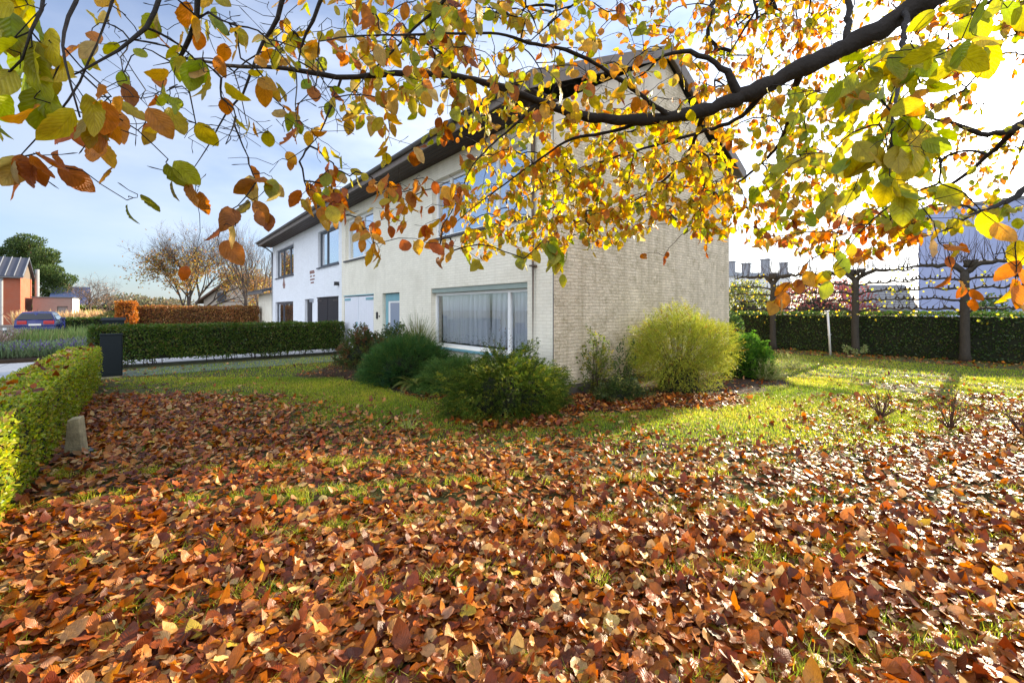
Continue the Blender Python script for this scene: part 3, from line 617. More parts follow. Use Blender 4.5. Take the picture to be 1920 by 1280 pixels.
# broad juniper at the house corner
shrub('juniper', 'broad feathery juniper bush in front of the house corner', (4.42, 5.36, 0), 7500, (1.15, 1.0), .92, 16, .15, .034, .19, .8, JUN, up=.15, droop=.45, lump=.34, shell=.62, core=.66, lean=(.05, .0), seed=3, nstem=24)
shrub('dark_juniper', 'wide dark green conifer bush with sweeping branches beside the reddish evergreen', (4.42, 8.95, 0), 6500, (1.0, 1.4), 1.02, 16, .19, .042, .17, .65, JDK, up=.2, droop=.2, lump=.2, core=.62, lean=(.0, -.25), seed=7, nstem=20)
shrub('spreading_juniper', 'flat spreading bright green juniper below the big window', (4.6, 7.25, 0), 4400, (.85, 1.15), .72, 16, .18, .036, .18, .75, [(3, (.06, .13, .025)), (2, (.10, .17, .03))], up=.05, droop=.3, lump=.3, core=.5, seed=9, lean=(.25, .0))
shrub('evergreen_shrub', 'reddish tinged broadleaf evergreen shrub in front of the white garage doors', gnd(682, 690), 620, (.72, .85), 1.15, 9, .16, .085, .20, 1.0, [(3, (.06, .09, .025)), (2, (.13, .07, .03)), (1.5, (.10, .12, .03)), (.6, (.22, .10, .04))], up=.7, droop=.1, lump=.25, m=M['hedge'], core=.62, taper=.1, seed=11, stemr=.012)
shrub('evergreen_shrub', 'taller dark green evergreen shrub in front of the teal front door', (4.92, 10.75, 0), 420, (.58, .6), 1.22, 9, .16, .085, .20, 1.0, [(3, (.035, .07, .02)), (2, (.06, .09, .025)), (1, (.12, .09, .03))], up=.7, droop=.1, lump=.2, m=M['hedge'], core=.6, taper=.1, seed=12, stemr=.012)
shrub('laurel_shrub', 'small glossy dark laurel at the lawn edge beside the fern', gnd(748, 722), 230, (.42, .36), .42, 8, .13, .075, .22, 1.1, [(3, (.025, .075, .03)), (2, (.04, .10, .04))], up=.4, droop=.3, lump=.2, m=M['hedge'], core=.6, taper=.1, seed=14)
shrub('broom_bush', 'big feathery yellow green bush against the weathered gable wall', gnd(1272, 731), 11000, (1.14, 1.02), 1.66, 13, .19, .036, .15, .65, [(4, (.30, .33, .03)), (3, (.38, .38, .04)), (2, (.20, .24, .025)), (.3, (.28, .12, .02))], up=.32, droop=.25, lump=.26, shell=.42, ball=True, bare=-.45, core=.36, wild=.75, nstem=190, stemr=.007, lean=(.12, -.05), seed=21)
shrub('laurel_bush', 'rounded glossy dark green bush right behind the yellow green bush', gnd(1402, 706), 900, (.62, .55), 1.02, 8, .14, .075, .24, 1.0, [(3, (.05, .13, .015)), (2, (.09, .19, .02)), (.5, (.14, .22, .04))], up=.8, droop=.1, lump=.12, m=M['hedge'], core=.72, taper=.1, seed=23)
PALE = [(3, (.34, .36, .13)), (2, (.24, .27, .07)), (1, (.42, .40, .2))]
shrub('pale_shrub', 'small pale grey green shrub beside the dark glossy bush', gnd(1440, 712), 420, (.40, .36), .52, 11, .2, .035, .2, .8, PALE, up=.6, droop=.1, lump=.25, shell=.35, nstem=30, stemr=.004, seed=31)
shrub('pale_shrub', 'open twiggy pale shrub farthest from the house, nearest the white pole', gnd(1487, 692), 190, (.48, .42), .50, 9, .22, .035, .2, .8, PALE, up=.8, droop=.05, lump=.3, shell=.3, nstem=30, stemr=.004, seed=33)
shrub('wall_shrub', 'open leafy wall shrub with thin upright stems on the gable wall', gnd(1118, 738)+np.array((.12, .1, 0)), 330, (.52, .28), 1.32, 6, .16, .05, .27, 1.0, [(3, (.09, .13, .025)), (2, (.15, .18, .03)), (1, (.26, .24, .04))], up=.6, droop=.2, lump=.3, shell=.15, nstem=34, stemr=.006, m=M['hedge'], taper=.1, seed=41)
shrub('wall_shrub', 'thin dark small leaved shrub between the wall shrub and the yellow green bush', gnd(1178, 738)+np.array((.05, .12, 0)), 160, (.30, .22), 1.15, 5, .16, .05, .27, 1.0, [(3, (.05, .09, .025)), (2, (.09, .13, .03))], up=.6, droop=.2, lump=.3, shell=.15, nstem=22, stemr=.006, m=M['hedge'], taper=.1, seed=43)
shrub('low_shrub', 'low dark ground shrub along the foot of the gable wall', gnd(1165, 748), 420, (.62, .35), .38, 8, .14, .05, .25, 1.0, [(3, (.05, .08, .02)), (1, (.10, .12, .03)), (.5, (.2, .2, .06))], up=.3, droop=.2, lump=.3, core=.5, m=M['hedge'], taper=.1, seed=44)
shrub('twiggy_shrub', 'thin bare twiggy shrub in front of the big window and downpipe', (5.05, 6.35, .0), 260, (.30, .62), 1.28, 5, .2, .03, .25, .8, [(2, (.10, .09, .03)), (2, (.16, .08, .04)), (1, (.09, .12, .03))], up=.8, droop=.0, lump=.3, shell=.25, nstem=70, stemr=.004, m=M['hedge'], taper=.1, seed=51)
shrub('heather', 'low brown heather clump at the edge of the bed', gnd(628, 706), 700, (.75, .62), .26, 10, .15, .02, .16, .6, [(3, (.09, .055, .03)), (2, (.13, .07, .05)), (1, (.06, .07, .02))], up=.8, droop=0, lump=.3, shell=.3, nstem=30, stemr=.003, seed=55)
# arching rush-like broom by the window
def rushes(name, label, base, n, h, spread, pal, w=.006, cat='shrub', arch=.55, k=9):
    r = empty(name, base, label, cat); base = np.array(base, float)
    a = rng.random(n)*6.283; sp = spread*rng.random(n)**.6; H = h*(.5+.5*rng.random(n)); t = np.linspace(0, 1, k)
    d = np.stack([np.cos(a), np.sin(a), np.zeros(n)], -1)
    P = base+d[:, None]*(.06+sp[:, None]*(t[None]**1.5))[..., None]; P[..., 2] = base[2]+H[:, None]*(t[None]-arch*t[None]**3*(sp/spread)[:, None])
    P += np.cumsum(rng.normal(0, .006, (n, k, 3)), 1)
    s = unit(np.cross(d, (0, 0, 1.)))[:, None]*w*(1-.8*t)[None, :, None]
    V = np.stack([P-s, P+s], 2).reshape(-1, 3); q = np.array([(2*i, 2*i+1, 2*i+3, 2*i+2) for i in range(k-1)])
    F = (np.arange(n)[:, None, None]*2*k+q[None]).reshape(-1, 4); c = np.repeat(pick(pal, n, .2), 2*k, 0)
    npmesh('stems', V, F, M['grass'], r, c); return r
rushes('rush_bush', 'tall arching rush like bush beside the big window', (5.0, 9.5, 0), 520, 1.75, .8, [(3, (.10, .14, .03)), (2, (.16, .17, .05)), (1, (.2, .15, .07))], w=.010, arch=.32)
def fern(label, base, n, L):
    r = empty('fern', base, label, 'fern'); base = np.array(base, float); c = Cloud(); st = MB()
    for i in range(n):
        a = 2.2+4.4*i/n+rng.normal(0, .2); l = L*(.7+.4*rng.random()); t = np.linspace(0, 1, 22)
        el = .55+.6*rng.random(); x = l*t*math.cos(el*.8); z = l*(math.sin(el)*t-.62*t**2.2)+.06
        p = base+np.stack([np.cos(a)*x, np.sin(a)*x, np.maximum(z, .03)], -1)
        T = unit(np.gradient(p, axis=0)); s = unit(np.cross(T, (0, 0, 1.)))
        w = .115*l*np.sin(np.pi*(.12+.88*t))**.8
        for sg in (-1, 1):
            D = unit(s*sg+T*.35); N = np.cross(D, T)*sg+1e-4
            V, F, cc = kites(p, D, N, w*1.6+.01, np.full(22, .012), pick([(2, (.14, .18, .03)), (1, (.2, .2, .04))], 22, .1)); c.add(V, F, cc)
        st.tube(p, .002, 4, cap=False)
    c.build('fronds', M['hedge'], r); st.build('stalks', M['twig'], r)
fern('fern with arching yellow green fronds between the junipers', (4.02, 7.7, 0), 13, .72)
# bare rose bushes
def rose(label, base, h, n, lean=0):
    r = empty('rose_bush', base, label, 'rose bush', 'bare rose bushes on the lawn'); base = np.array(base, float); b = MB(); tips = []
    for i in range(n):
        a = rng.random()*6.283; t = np.linspace(0, 1, 5); sp = h*(.1+.5*rng.random()); H = h*(.35+.65*rng.random()) if i else h
        p = base+np.stack([np.cos(a)*sp*t, np.sin(a)*sp*t, H*t], -1)+rng.normal(0, .008, (5, 3))*t[:, None]; b.tube(p, np.linspace(.007, .0025, 5), 5); tips.append(p[-1]); tips.append(p[3])
        if rng.random() < .7:
            q = p[2]; e = q+np.array((rng.normal(0, .1), rng.normal(0, .1), .1+.1*rng.random())); b.tube([q, (q+e)/2+.01, e], [.0035, .003, .0015], 4); tips.append(e)
    b.build('stems', mat('rose stems', (.10, .045, .03), .7, noise=.3), r)
    tips = np.array(tips); tips = np.repeat(tips, 3, 0)+rng.normal(0, .02, (len(tips)*3, 3)); k = len(tips)
    V, F, c = kites(tips, rdir(k), rdir(k), np.full(k, .03), np.full(k, .009), pick([(2, (.35, .38, .05)), (1, (.4, .15, .03))], k)); npmesh('foliage', V, F, M['hedge'], r, c)
rose('bare thorny rose bush nearest the lit green lawn', gnd(1652, 784), .55, 22)
rose('bare rose bush with yellow leaf tips, between the two other rose bushes', gnd(1782, 806), .60, 16)
rose('bare rose bush cut by the edge of the picture', gnd(1922, 822), .6, 12)
def seedling(label, base, h, n=4):
    r = empty('seedling', base, label, 'seedling', 'seedlings at the foot of the boundary hedge'); base = np.array(base, float)
    st = MB(); c = Cloud()
    for i in range(n):
        e = base+np.array((rng.normal(0, .14), rng.normal(0, .14), h*(.6+.4*rng.random()))); st.tube([base, (base+e)/2, e], [.006, .004, .002], 4)
        t = rng.random(16)*.7+.3; p = base+(e-base)*t[:, None]; c.add(*kites(p, unit(rdir(16)+np.array((0, 0, .5))), rdir(16), np.full(16, .10), np.full(16, .024), pick([(1, (.22, .28, .08)), (1, (.3, .32, .14))], 16)))
    c.build('foliage', M['hedge'], r); st.build('stems', M['twig'], r)
seedling('pale seedling just left of the middle pleached tree trunk, by the white pole', gnd(1588, 667), .45)
seedling('short pale seedling in front of the middle pleached tree trunk', gnd(1602, 668), .25, 3)
seedling('upright pale seedling on the far side of the middle pleached tree trunk', gnd(1620, 667), .42)
def weeds(label, base, h, n):
    r = empty('tall_weed', base, label, 'weed'); base = np.array(base, float); b = MB(); c = Cloud()
    for i in range(n):
        a = rng.random()*6.28; t = np.linspace(0, 1, 6); sp = .16*rng.random()
        p = base+np.stack([np.cos(a)*(.03+sp*t**1.6), np.sin(a)*(.03+sp*t**1.6), h*(.5+.5*rng.random())*(t-.15*t**3)], -1); b.tube(p, np.linspace(.003, .0015, 6), 4)
    P = base+rng.normal(0, .10, (60, 3))*np.array((1, 1, 0)); P[:, 2] = .02+.05*rng.random(60)
    c.add(*kites(P, unit(rdir(60)+np.array((0, 0, .6))), rdir(60), np.full(60, .06), np.full(60, .014), pick([(1, (.4, .42, .08)), (1, (.3, .35, .06))], 60)))
    b.build('stems', mat('pale weed stem', (.42, .38, .16), .7), r); c.build('foliage', M['hedge'], r)
weeds('pale dry weed stems standing on the leaf covered lawn', gnd(765, 806), .32, 6)

# ------------------------------------------------------------------ small objects on the lawn
cb_ = empty('utility_cabinet', gnd(210, 709), 'dark grey steel utility cabinet at the end of the low clipped hedge', 'utility cabinet')
p = gnd(209, 708); x, y = p[0], p[1]; hh = 1.03
MB().box(x-.19, y-.10, .04, x+.19, y+.12, hh-.03).build('body', M['anth'], cb_, bevel=.006)
MB().box(x-.20, y-.11, hh-.0295, x+.20, y+.13, hh).build('lid', M['anth'], cb_, bevel=.006)
MB().box(x-.18, y-.108, .1, x+.18, y-.1005, hh-.09).build('door', M['anth'], cb_, bevel=.003)
MB().box(x-.21, y-.12, 0, x+.20, y+.14, .038).build('plinth', M['concrete'], cb_)
cb2 = empty('post_box', (-.9, 17.9, 0), 'dark box top showing above the dark green hedge', 'box')
q = at(213, 602, 15.2); MB().box(q[0]-.28, q[1]-.2, .02, q[0]+.28, q[1]+.2, 1.2).build('body', M['anth'], cb2, bevel=.01)
MB().prism([(q[0]-.32, q[1]-.24, 1.2), (q[0]+.32, q[1]-.24, 1.2), (q[0]+.32, q[1]+.24, 1.28), (q[0]-.32, q[1]+.24, 1.28)], (0, 0, .03)).build('lid', M['anth'], cb2)
mp_ = gnd(143, 851); mk = empty('marker_post', mp_, 'leaning tapered concrete marker post with moss beside the low hedge', 'marker post')
th = .5; R = lambda a, b, z: (mp_[0]+a*math.cos(th)-b*math.sin(th)+.0*z, mp_[1]+a*math.sin(th)+b*math.cos(th)-.03*z, z+.02)
th = -.36
lo = [R(-.08, -.06, 0), R(.08, -.06, 0), R(.08, .06, 0), R(-.08, .06, 0)]; hi = [R(-.055, -.05, .37), R(.048, -.05, .385), R(.048, .05, .40), R(-.055, .05, .385)]
MB().add(lo+hi, [(3, 2, 1, 0), (4, 5, 6, 7), (0, 1, 5, 4), (1, 2, 6, 5), (2, 3, 7, 6), (3, 0, 4, 7)]).build('post', M['concrete'], mk, bevel=.008)
MB().box(mp_[0]-.13, mp_[1]-.1, -.02, mp_[0]+.14, mp_[1]+.1, .035).build('footing', M['black'], mk)
pl = gnd(1557, 666); po = empty('clothes_pole', pl, 'thin leaning white metal pole standing before the dark boundary hedge', 'pole')
b = MB().tube([pl+np.array((0, 0, -.02)), pl+np.array((-.03, .03, .75)), pl+np.array((-.05, .07, 1.52))], .035, 12); po2 = b.build('post', M['pole'], po, smooth=True)
MB().tube([pl+np.array((-.22, .12, 1.53)), pl+np.array((.06, .04, 1.55))], .016, 8).build('crossbar', M['pole'], po2)
MB().tube([pl+np.array((-.10, .06, .72)), pl+np.array((.05, -.01, .72))], .012, 8).build('cleat', M['pole'], po2)

# ------------------------------------------------------------------ pleached trees
def pleached(label, base, s, yaw=0.0, leaves_n=160, top=3.45):
    base = np.array(base, float); r = empty('pleached_tree', base, label, 'tree', 'pleached trees along the boundary hedge')
    b = MB(); fork = top*.88
    zz = np.linspace(-.05, fork-.22, 9); pts = base+np.stack([rng.normal(0, .005, 9), rng.normal(0, .009, 9), zz], -1)
    b.tube(pts, np.interp(zz, [-.05, .2, 1.2, fork], [.17, .118, .108, .10])*s, 10)
    tiers = np.linspace(1.62, fork-.08, 5); tips = []
    tw = MB()
    for ti, z in enumerate(tiers):
        for sg in (-1, 1):
            k = 14; t = np.linspace(0, 1, k); L = 1.4+.15*rng.random()
            zc = z-.16+.16*np.minimum(1, t*5)**.7+rng.normal(0, .022, k)+(.10*(ti == 4))-(.16 if ti == 4 else 0)*np.maximum(0, 1-t*4)**1.5
            p = base+np.stack([rng.normal(0, .02, k), sg*L*t, zc], -1); p[0] = base+np.array((0, 0, z-.2))
            rr = np.linspace(.075 if ti == 4 else .034, .016, k)**1.0*s; b.tube(p, rr*(1+.3*rng.random(k)), 7)
            for q in p[2:]:
                if rng.random() < .8:
                    e = q+np.array((rng.normal(0, .03), rng.normal(0, .04), .06+.05*rng.random())); b.tube([q, e], [.026*s*(.5+.7*rng.random()), .022*s*(.5+.7*rng.random())], 6)
                    for u in range(rng.integers(2, 6) if ti == 4 else rng.integers(0, 3)):
                        h = (.5+.55*rng.random())*(1 if ti == 4 else .5); f = e+np.array((rng.normal(0, .08), rng.normal(0, .16), h))
                        tw.tube([e, (e+f)/2+rng.normal(0, .03, 3), f], [.006, .0045, .002], 4, cap=False)
            tips.append(p)
    for i in range(34):
        e = base+np.array((rng.normal(0, .07), rng.normal(0, .18), fork+.05)); f = e+np.array((rng.normal(0, .12), rng.normal(0, .35), .35+.65*rng.random())); tw.tube([e, (e+f)/2+rng.normal(0, .03, 3), f], [.006, .0045, .002], 4, cap=False)
    for i in range(9):
        e = base+np.array((rng.normal(0, .05), rng.normal(0, .12), fork)); b.tube([e-np.array((0, 0, .1)), e+np.array((0, rng.normal(0, .1), .12))], [.06, .04], 7)
    b.build('trunk', M['limebark'], r, smooth=True); tw.build('shoots', M['twig'], r)
    A = np.concatenate(tips); i = rng.choice(len(A), leaves_n); P = A[i]+rng.normal(0, .14, (leaves_n, 3))+np.array((-.05, 0, -.1)); P[:, 2] -= .12*rng.random(leaves_n)
    V, F, c = kites(P, unit(rdir(leaves_n)*.6+np.array((0, 0, -1))), unit(rdir(leaves_n)+np.array((-1.5, 0, 0))), .06+.05*rng.random(leaves_n), .028+.02*rng.random(leaves_n), pick([(3, (.45, .42, .04)), (2, (.5, .36, .03)), (1, (.3, .34, .04))], leaves_n)); npmesh('foliage', V, F, M['hedge'], r, c)
pleached('pleached bare lime tree nearest the gable wall, with a stubby knobbly crown', (19.05, 6.3, 0), 1.0, leaves_n=120, top=3.3)
pleached('pleached lime tree beside the white pole, with flat tiers of knobbly arms', (19.05, 3.68, 0), 1.0, leaves_n=90, top=3.3)
pleached('pleached lime tree with long bare shoots in front of the lilac building', (19.05, 1.02, 0), 1.0, leaves_n=60, top=3.4)

# ------------------------------------------------------------------ the overhanging beech
bt_base = at(960, 580, 1.0)*0+np.array((4.6*CS+.7*SN, -4.6*SN+.7*CS, 0.0))
beech = empty('beech_tree', bt_base, 'large beech tree with yellow and copper autumn leaves reaching over the lawn', 'tree')
def limb(pts, step=.05):
    """Smooth path through (px, py, depth, diameter in metres)."""
    p = np.array([at(a, b, d) for a, b, d, w in pts]); w = np.array([q[3] for q in pts])/2
    s = np.concatenate([[0], np.cumsum(np.linalg.norm(np.diff(p, axis=0), axis=1))]); n = max(4, int(s[-1]/step)); u = np.linspace(0, s[-1], n)
    m = np.gradient(p, s, axis=0); o = np.zeros((n, 3))
    for i, x in enumerate(u):
        k = min(np.searchsorted(s, x, 'right')-1, len(s)-2); h = s[k+1]-s[k]; t = (x-s[k])/h
        o[i] = (2*t**3-3*t**2+1)*p[k]+(t**3-2*t**2+t)*h*m[k]+(-2*t**3+3*t**2)*p[k+1]+(t**3-t**2)*h*m[k+1]
    o[1:-1] += rng.normal(0, .006, (n-2, 3))*np.minimum(1, np.interp(u, s, w)*30)[1:-1, None]
    return o, np.interp(u, s, w)
top = bt_base+np.array((0, 0, 4.4))
def w2p(P): a, b, d = to_px(P); return float(a), float(b), float(d)
trunk_pts = [bt_base+np.array((.02*math.sin(i), .03*math.cos(i*1.7), z)) for i, z in enumerate(np.linspace(-.1, 7.5, 14))]
fk = bt_base+np.array((.0, .02, 3.3))
LIMBS = []
def wl(P, w):   # world point -> limb tuple
    a, b, d = w2p(P); return (a, b, d, w)
MAINW = [(1960, -150, 2.55, .20), (1740, 0, 2.6, .122), (1610, 75, 2.68, .108), (1500, 128, 2.74, .102), (1400, 178, 2.8, .094), (1290, 213, 2.86, .078), (1180, 226, 2.9, .062), (1100, 218, 2.9, .055), (1010, 190, 2.8, .046), (930, 160, 2.6, .037), (840, 142, 2.4, .030), (740, 139, 2.2, .028), (640, 145, 2.05, .022), (530, 128, 1.9, .018), (430, 123, 1.75, .012), (345, 108, 1.62, .008)]
LIMBS.append(limb(MAINW))
LIMBS.append(limb([(1388, 182, 2.8, .075), (1358, 132, 2.78, .062), (1322, 106, 2.78, .046), (1272, 97, 2.8, .034), (1236, 108, 2.85, .026), (1212, 136, 2.9, .018), (1190, 147, 2.95, .010)]))
LIMBS.append(limb([(1262, 219, 2.86, .05), (1215, 190, 2.8, .044), (1165, 152, 2.7, .038), (1110, 116, 2.6, .033), (1060, 93, 2.5, .029), (1000, 82, 2.4, .026), (950, 67, 2.3, .021), (860, 63, 2.1, .016), (740, 66, 1.9, .012), (660, 68, 1.8, .009), (598, 78, 1.7, .006)]))
LIMBS.append(limb([(1440, 165, 2.78, .055), (1385, 222, 2.95, .045), (1330, 242, 3.1, .036), (1250, 266, 3.3, .03), (1150, 296, 3.5, .022), (1060, 330, 3.7, .015), (980, 372, 3.8, .009)]))
LIMBS.append(limb([(1215, 224, 2.9, .045), (1140, 248, 3.0, .034), (1070, 262, 3.05, .027), (1010, 300, 3.1, .02), (940, 350, 3.1, .015), (880, 395, 3.1, .009), (830, 440, 3.1, .005)]))
LIMBS.append(limb([(1010, 190, 2.8, .03), (975, 225, 2.75, .02), (930, 265, 2.7, .014), (880, 320, 2.6, .009), (860, 380, 2.55, .005)]))
LIMBS.append(limb([(2150, 60, 3.4, .16), (2010, 170, 3.45, .12), (1905, 240, 3.5, .085), (1850, 252, 3.5, .06), (1790, 232, 3.55, .04), (1735, 220, 3.6, .02)]))
LIMBS.append(limb([(1905, 240, 3.5, .06), (1860, 285, 3.7, .05), (1800, 335, 3.9, .04), (1700, 385, 4.2, .028), (1600, 420, 4.4, .018), (1520, 440, 4.5, .01)]))
LIMBS.append(limb([(2010, 170, 3.45, .09), (1960, 310, 3.0, .07), (1905, 368, 2.9, .05), (1865, 388, 2.85, .042), (1822, 403, 2.8, .036), (1770, 432, 2.8, .012), (1700, 450, 2.8, .006)]))
LIMBS.append(limb([(1500, 140, 2.74, .06), (1460, 270, 3.4, .04), (1400, 330, 3.9, .028), (1330, 380, 4.2, .018), (1250, 420, 4.4, .009)]))
LIMBS.append(limb([(1320, 205, 2.85, .05), (1290, 290, 3.3, .034), (1230, 350, 3.7, .024), (1150, 400, 4.0, .014), (1080, 440, 4.1, .007)]))
LIMBS.append(limb([(1590, 85, 2.7, .06), (1560, -40, 3.2, .045), (1440, -10, 3.7, .032), (1380, 80, 4.0, .02), (1340, 150, 4.2, .01)]))
LIMBS.append(limb([(1700, 10, 2.65, .05), (1690, 120, 2.0, .03), (1680, 190, 1.4, .015), (1672, 260, 1.1, .008), (1668, 330, 1.05, .004)]))
UP = [(1960, -150, 2.55, .10), (1600, -240, 2.2, .085), (1200, -260, 2.0, .07), (800, -230, 1.75, .055), (520, -190, 1.5, .042), (300, -140, 1.25, .03), (90, -110, .95, .018), (-90, -60, .8, .008)]
LIMBS.append(limb(UP))
LIMBS.append(limb([(400, -165, 1.38, .03), (375, -20, 1.4, .022), (364, 42, 1.42, .019), (350, 86, 1.45, .016), (336, 108, 1.48, .012), (352, 160, 1.5, .006), (372, 260, 1.5, .004)]))
LIMBS.append(limb([(330, -140, 1.28, .022), (302, -10, 1.15, .014), (270, 55, 1.12, .011), (230, 88, 1.08, .008), (165, 128, 1.02, .006), (104, 155, .98, .003)]))
LIMBS.append(limb([(110, -112, .96, .014), (79, 0, .78, .007), (74, 32, .76, .006), (55, 66, .75, .005), (40, 115, .74, .004), (0, 152, .74, .003)]))
LIMBS.append(limb([(560, -195, 1.55, .03), (528, 5, 1.6, .02), (518, 42, 1.62, .017), (495, 78, 1.64, .014), (468, 145, 1.66, .012), (458, 172, 1.67, .010), (430, 205, 1.66, .007), (388, 278, 1.62, .005), (360, 320, 1.58, .003)]))
LIMBS.append(limb([(640, -205, 1.62, .028), (602, 5, 1.7, .018), (588, 38, 1.72, .015), (568, 78, 1.75, .010), (560, 115, 1.78, .006)]))
LIMBS.append(limb([(640, 147, 2.05, .014), (615, 215, 2.05, .010), (592, 262, 2.05, .006), (540, 300, 2.0, .003)]))
LIMBS.append(limb([(860, -235, 1.8, .03), (840, -10, 1.95, .018), (770, 60, 2.05, .013), (738, 95, 2.1, .010), (680, 150, 2.1, .006), (640, 200, 2.1, .003)]))
LIMBS.append(limb([(1300, -255, 2.05, .03), (1180, -60, 2.6, .02), (1060, 20, 3.2, .014), (980, 90, 3.6, .008)]))
LIMBS.append(limb([(180, -125, 1.05, .014), (150, -20, .85, .008), (120, 60, .78, .006), (130, 150, .72, .004), (150, 220, .72, .003)]))
LIMBS.append(limb([(250, -130, 1.15, .012), (190, 60, 1.1, .006), (120, 200, 1.05, .005), (40, 290, 1.0, .003)]))
root = [(wl(bt_base+np.array((-.05, .02, 3.0)), .30)), wl(bt_base*.55+np.array((at(1960, -150, 2.55)*.45))+np.array((0, 0, 1.75)), .24), MAINW[0]]
LIMBS.append(limb(root, .1)); LIMBS.append(limb([wl(bt_base+np.array((0, 0, 3.6)), .24), wl(bt_base*.5+at(2150, 60, 3.4)*.5+np.array((0, 0, 1.9)), .2), (2150, 60, 3.4, .16)], .1))
# twig network: every cluster of leaves grows off the nearest branch
NP = [o for o, w in LIMBS]; NR = [w for o, w in LIMBS]
NR = [NR[0]*1.08]+[w*(.72 if w.max() > .02 else .9) for w in NR[1:]]; LIMBS = [(o, w) for (o, _), w in zip(LIMBS, NR)]
nodes = np.concatenate(NP); nrad = np.concatenate(NR); start = nodes.copy()
keep = np.concatenate([np.full(len(o), i >= 0) for i, o in enumerate(NP)])
G_ = [(2.4, (.21, .26, .022)), (2.4, (.31, .31, .028)), (2, (.40, .33, .03)), (.4, (.45, .22, .03))]
MIX = [(2.2, (.36, .30, .025)), (1.6, (.24, .27, .025)), (2, (.44, .25, .03)), (1.6, (.42, .15, .025)), (.6, (.25, .08, .02)), (.7, (.5, .36, .13))]
YEL = [(4, (.52, .39, .025)), (1.6, (.38, .37, .03)), (2, (.50, .27, .03)), (1.2, (.48, .17, .025)), (.8, (.24, .30, .03)), (.4, (.55, .42, .2))]
ORG = [(3, (.46, .18, .025)), (2, (.50, .28, .03)), (2, (.36, .10, .02)), (1, (.42, .34, .04)), (.7, (.5, .34, .16))]
OLV = [(2, (.15, .16, .02)), (1, (.22, .19, .02)), (1, (.3, .15, .02))]
BRN = [(2, (.22, .08, .02)), (2, (.30, .12, .02)), (1, (.2, .15, .02)), (1, (.4, .27, .09))]
ENV = np.array([(-60, 330), (0, 335), (90, 330), (130, 290), (200, 270), (240, 330), (330, 320), (420, 330), (540, 360), (600, 410), (650, 440), (700, 480), (760, 440), (830, 490), (905, 500), (960, 470), (1000, 505), (1050, 505), (1080, 450), (1120, 478), (1200, 455), (1250, 420), (1320, 460), (1372, 455), (1400, 470), (1470, 470), (1540, 500), (1640, 500), (1700, 470), (1760, 440), (1820, 430), (1870, 420), (2000, 470)], float)
A = []   # px, py, depth, leaves, palette, spread
def region(x0, y0, x1, y1, n, d0, d1, lv, pal, env=True, slope=0.0):
    k = 0; tries = 0
    while k < n and tries < 20000:
        tries += 1
        x = x0+(x1-x0)*random.random(); y = y0+(y1-y0)*random.random()
        if (x-1870)**2+(y-180)**2 < 48**2: continue
        if env and y > np.interp(x, ENV[:, 0], ENV[:, 1])-12: continue
        f = random.random(); d = d0+(d1-d0)*min(1, max(0, f+slope*(y-y0)/(y1-y0)))
        A.append((x, y, d, random.randint(*lv), pal)); k += 1
region(-60, -50, 110, 200, 15, .74, .92, (3, 4), G_)
region(110, 140, 210, 235, 4, .80, .90, (2, 3), [(2, (.36, .30, .03)), (1, (.42, .16, .02))])
region(0, 275, 125, 325, 5, .95, 1.05, (2, 3), [(3, (.34, .10, .02)), (1, (.4, .3, .1))])
region(180, 170, 270, 290, 3, 1.0, 1.1, (2, 3), ORG)
region(150, -30, 560, 235, 44, 1.1, 1.8, (1, 3), MIX)
region(180, 0, 660, 345, 85, 1.2, 2.1, (0, 0), MIX)
region(500, 60, 870, 340, 74, 1.6, 2.6, (2, 4), MIX)
region(500, -20, 900, 140, 46, 1.7, 2.8, (2, 3), MIX)
region(560, 320, 870, 480, 52, 1.9, 2.8, (2, 4), ORG)
region(640, -30, 1300, 210, 300, 1.9, 4.6, (2, 4), MIX)
region(640, -30, 1300, 240, 60, 1.9, 4.2, (0, 0), MIX)
region(860, 200, 1375, 480, 560, 2.7, 5.0, (3, 5), YEL, slope=.3)
region(980, 280, 1375, 480, 230, 3.2, 5.0, (3, 5), YEL)
region(1300, -40, 1980, 470, 820, 3.2, 6.6, (3, 5), MIX)
region(1300, -40, 1560, 200, 110, 3.6, 6.0, (3, 5), ORG)
region(1400, 150, 1760, 420, 90, 1.9, 3.0, (3, 4), G_)
region(1575, 30, 1770, 360, 26, 1.0, 1.3, (3, 4), G_)
region(1740, -40, 1960, 110, 9, .85, 1.1, (2, 4), G_)
region(1390, 370, 1730, 520, 100, 2.6, 4.4, (3, 5), ORG)
region(1640, 380, 1900, 440, 26, 2.4, 3.4, (3, 4), G_)
region(960, 425, 1062, 515, 10, 2.1, 2.4, (3, 4), G_, env=False)
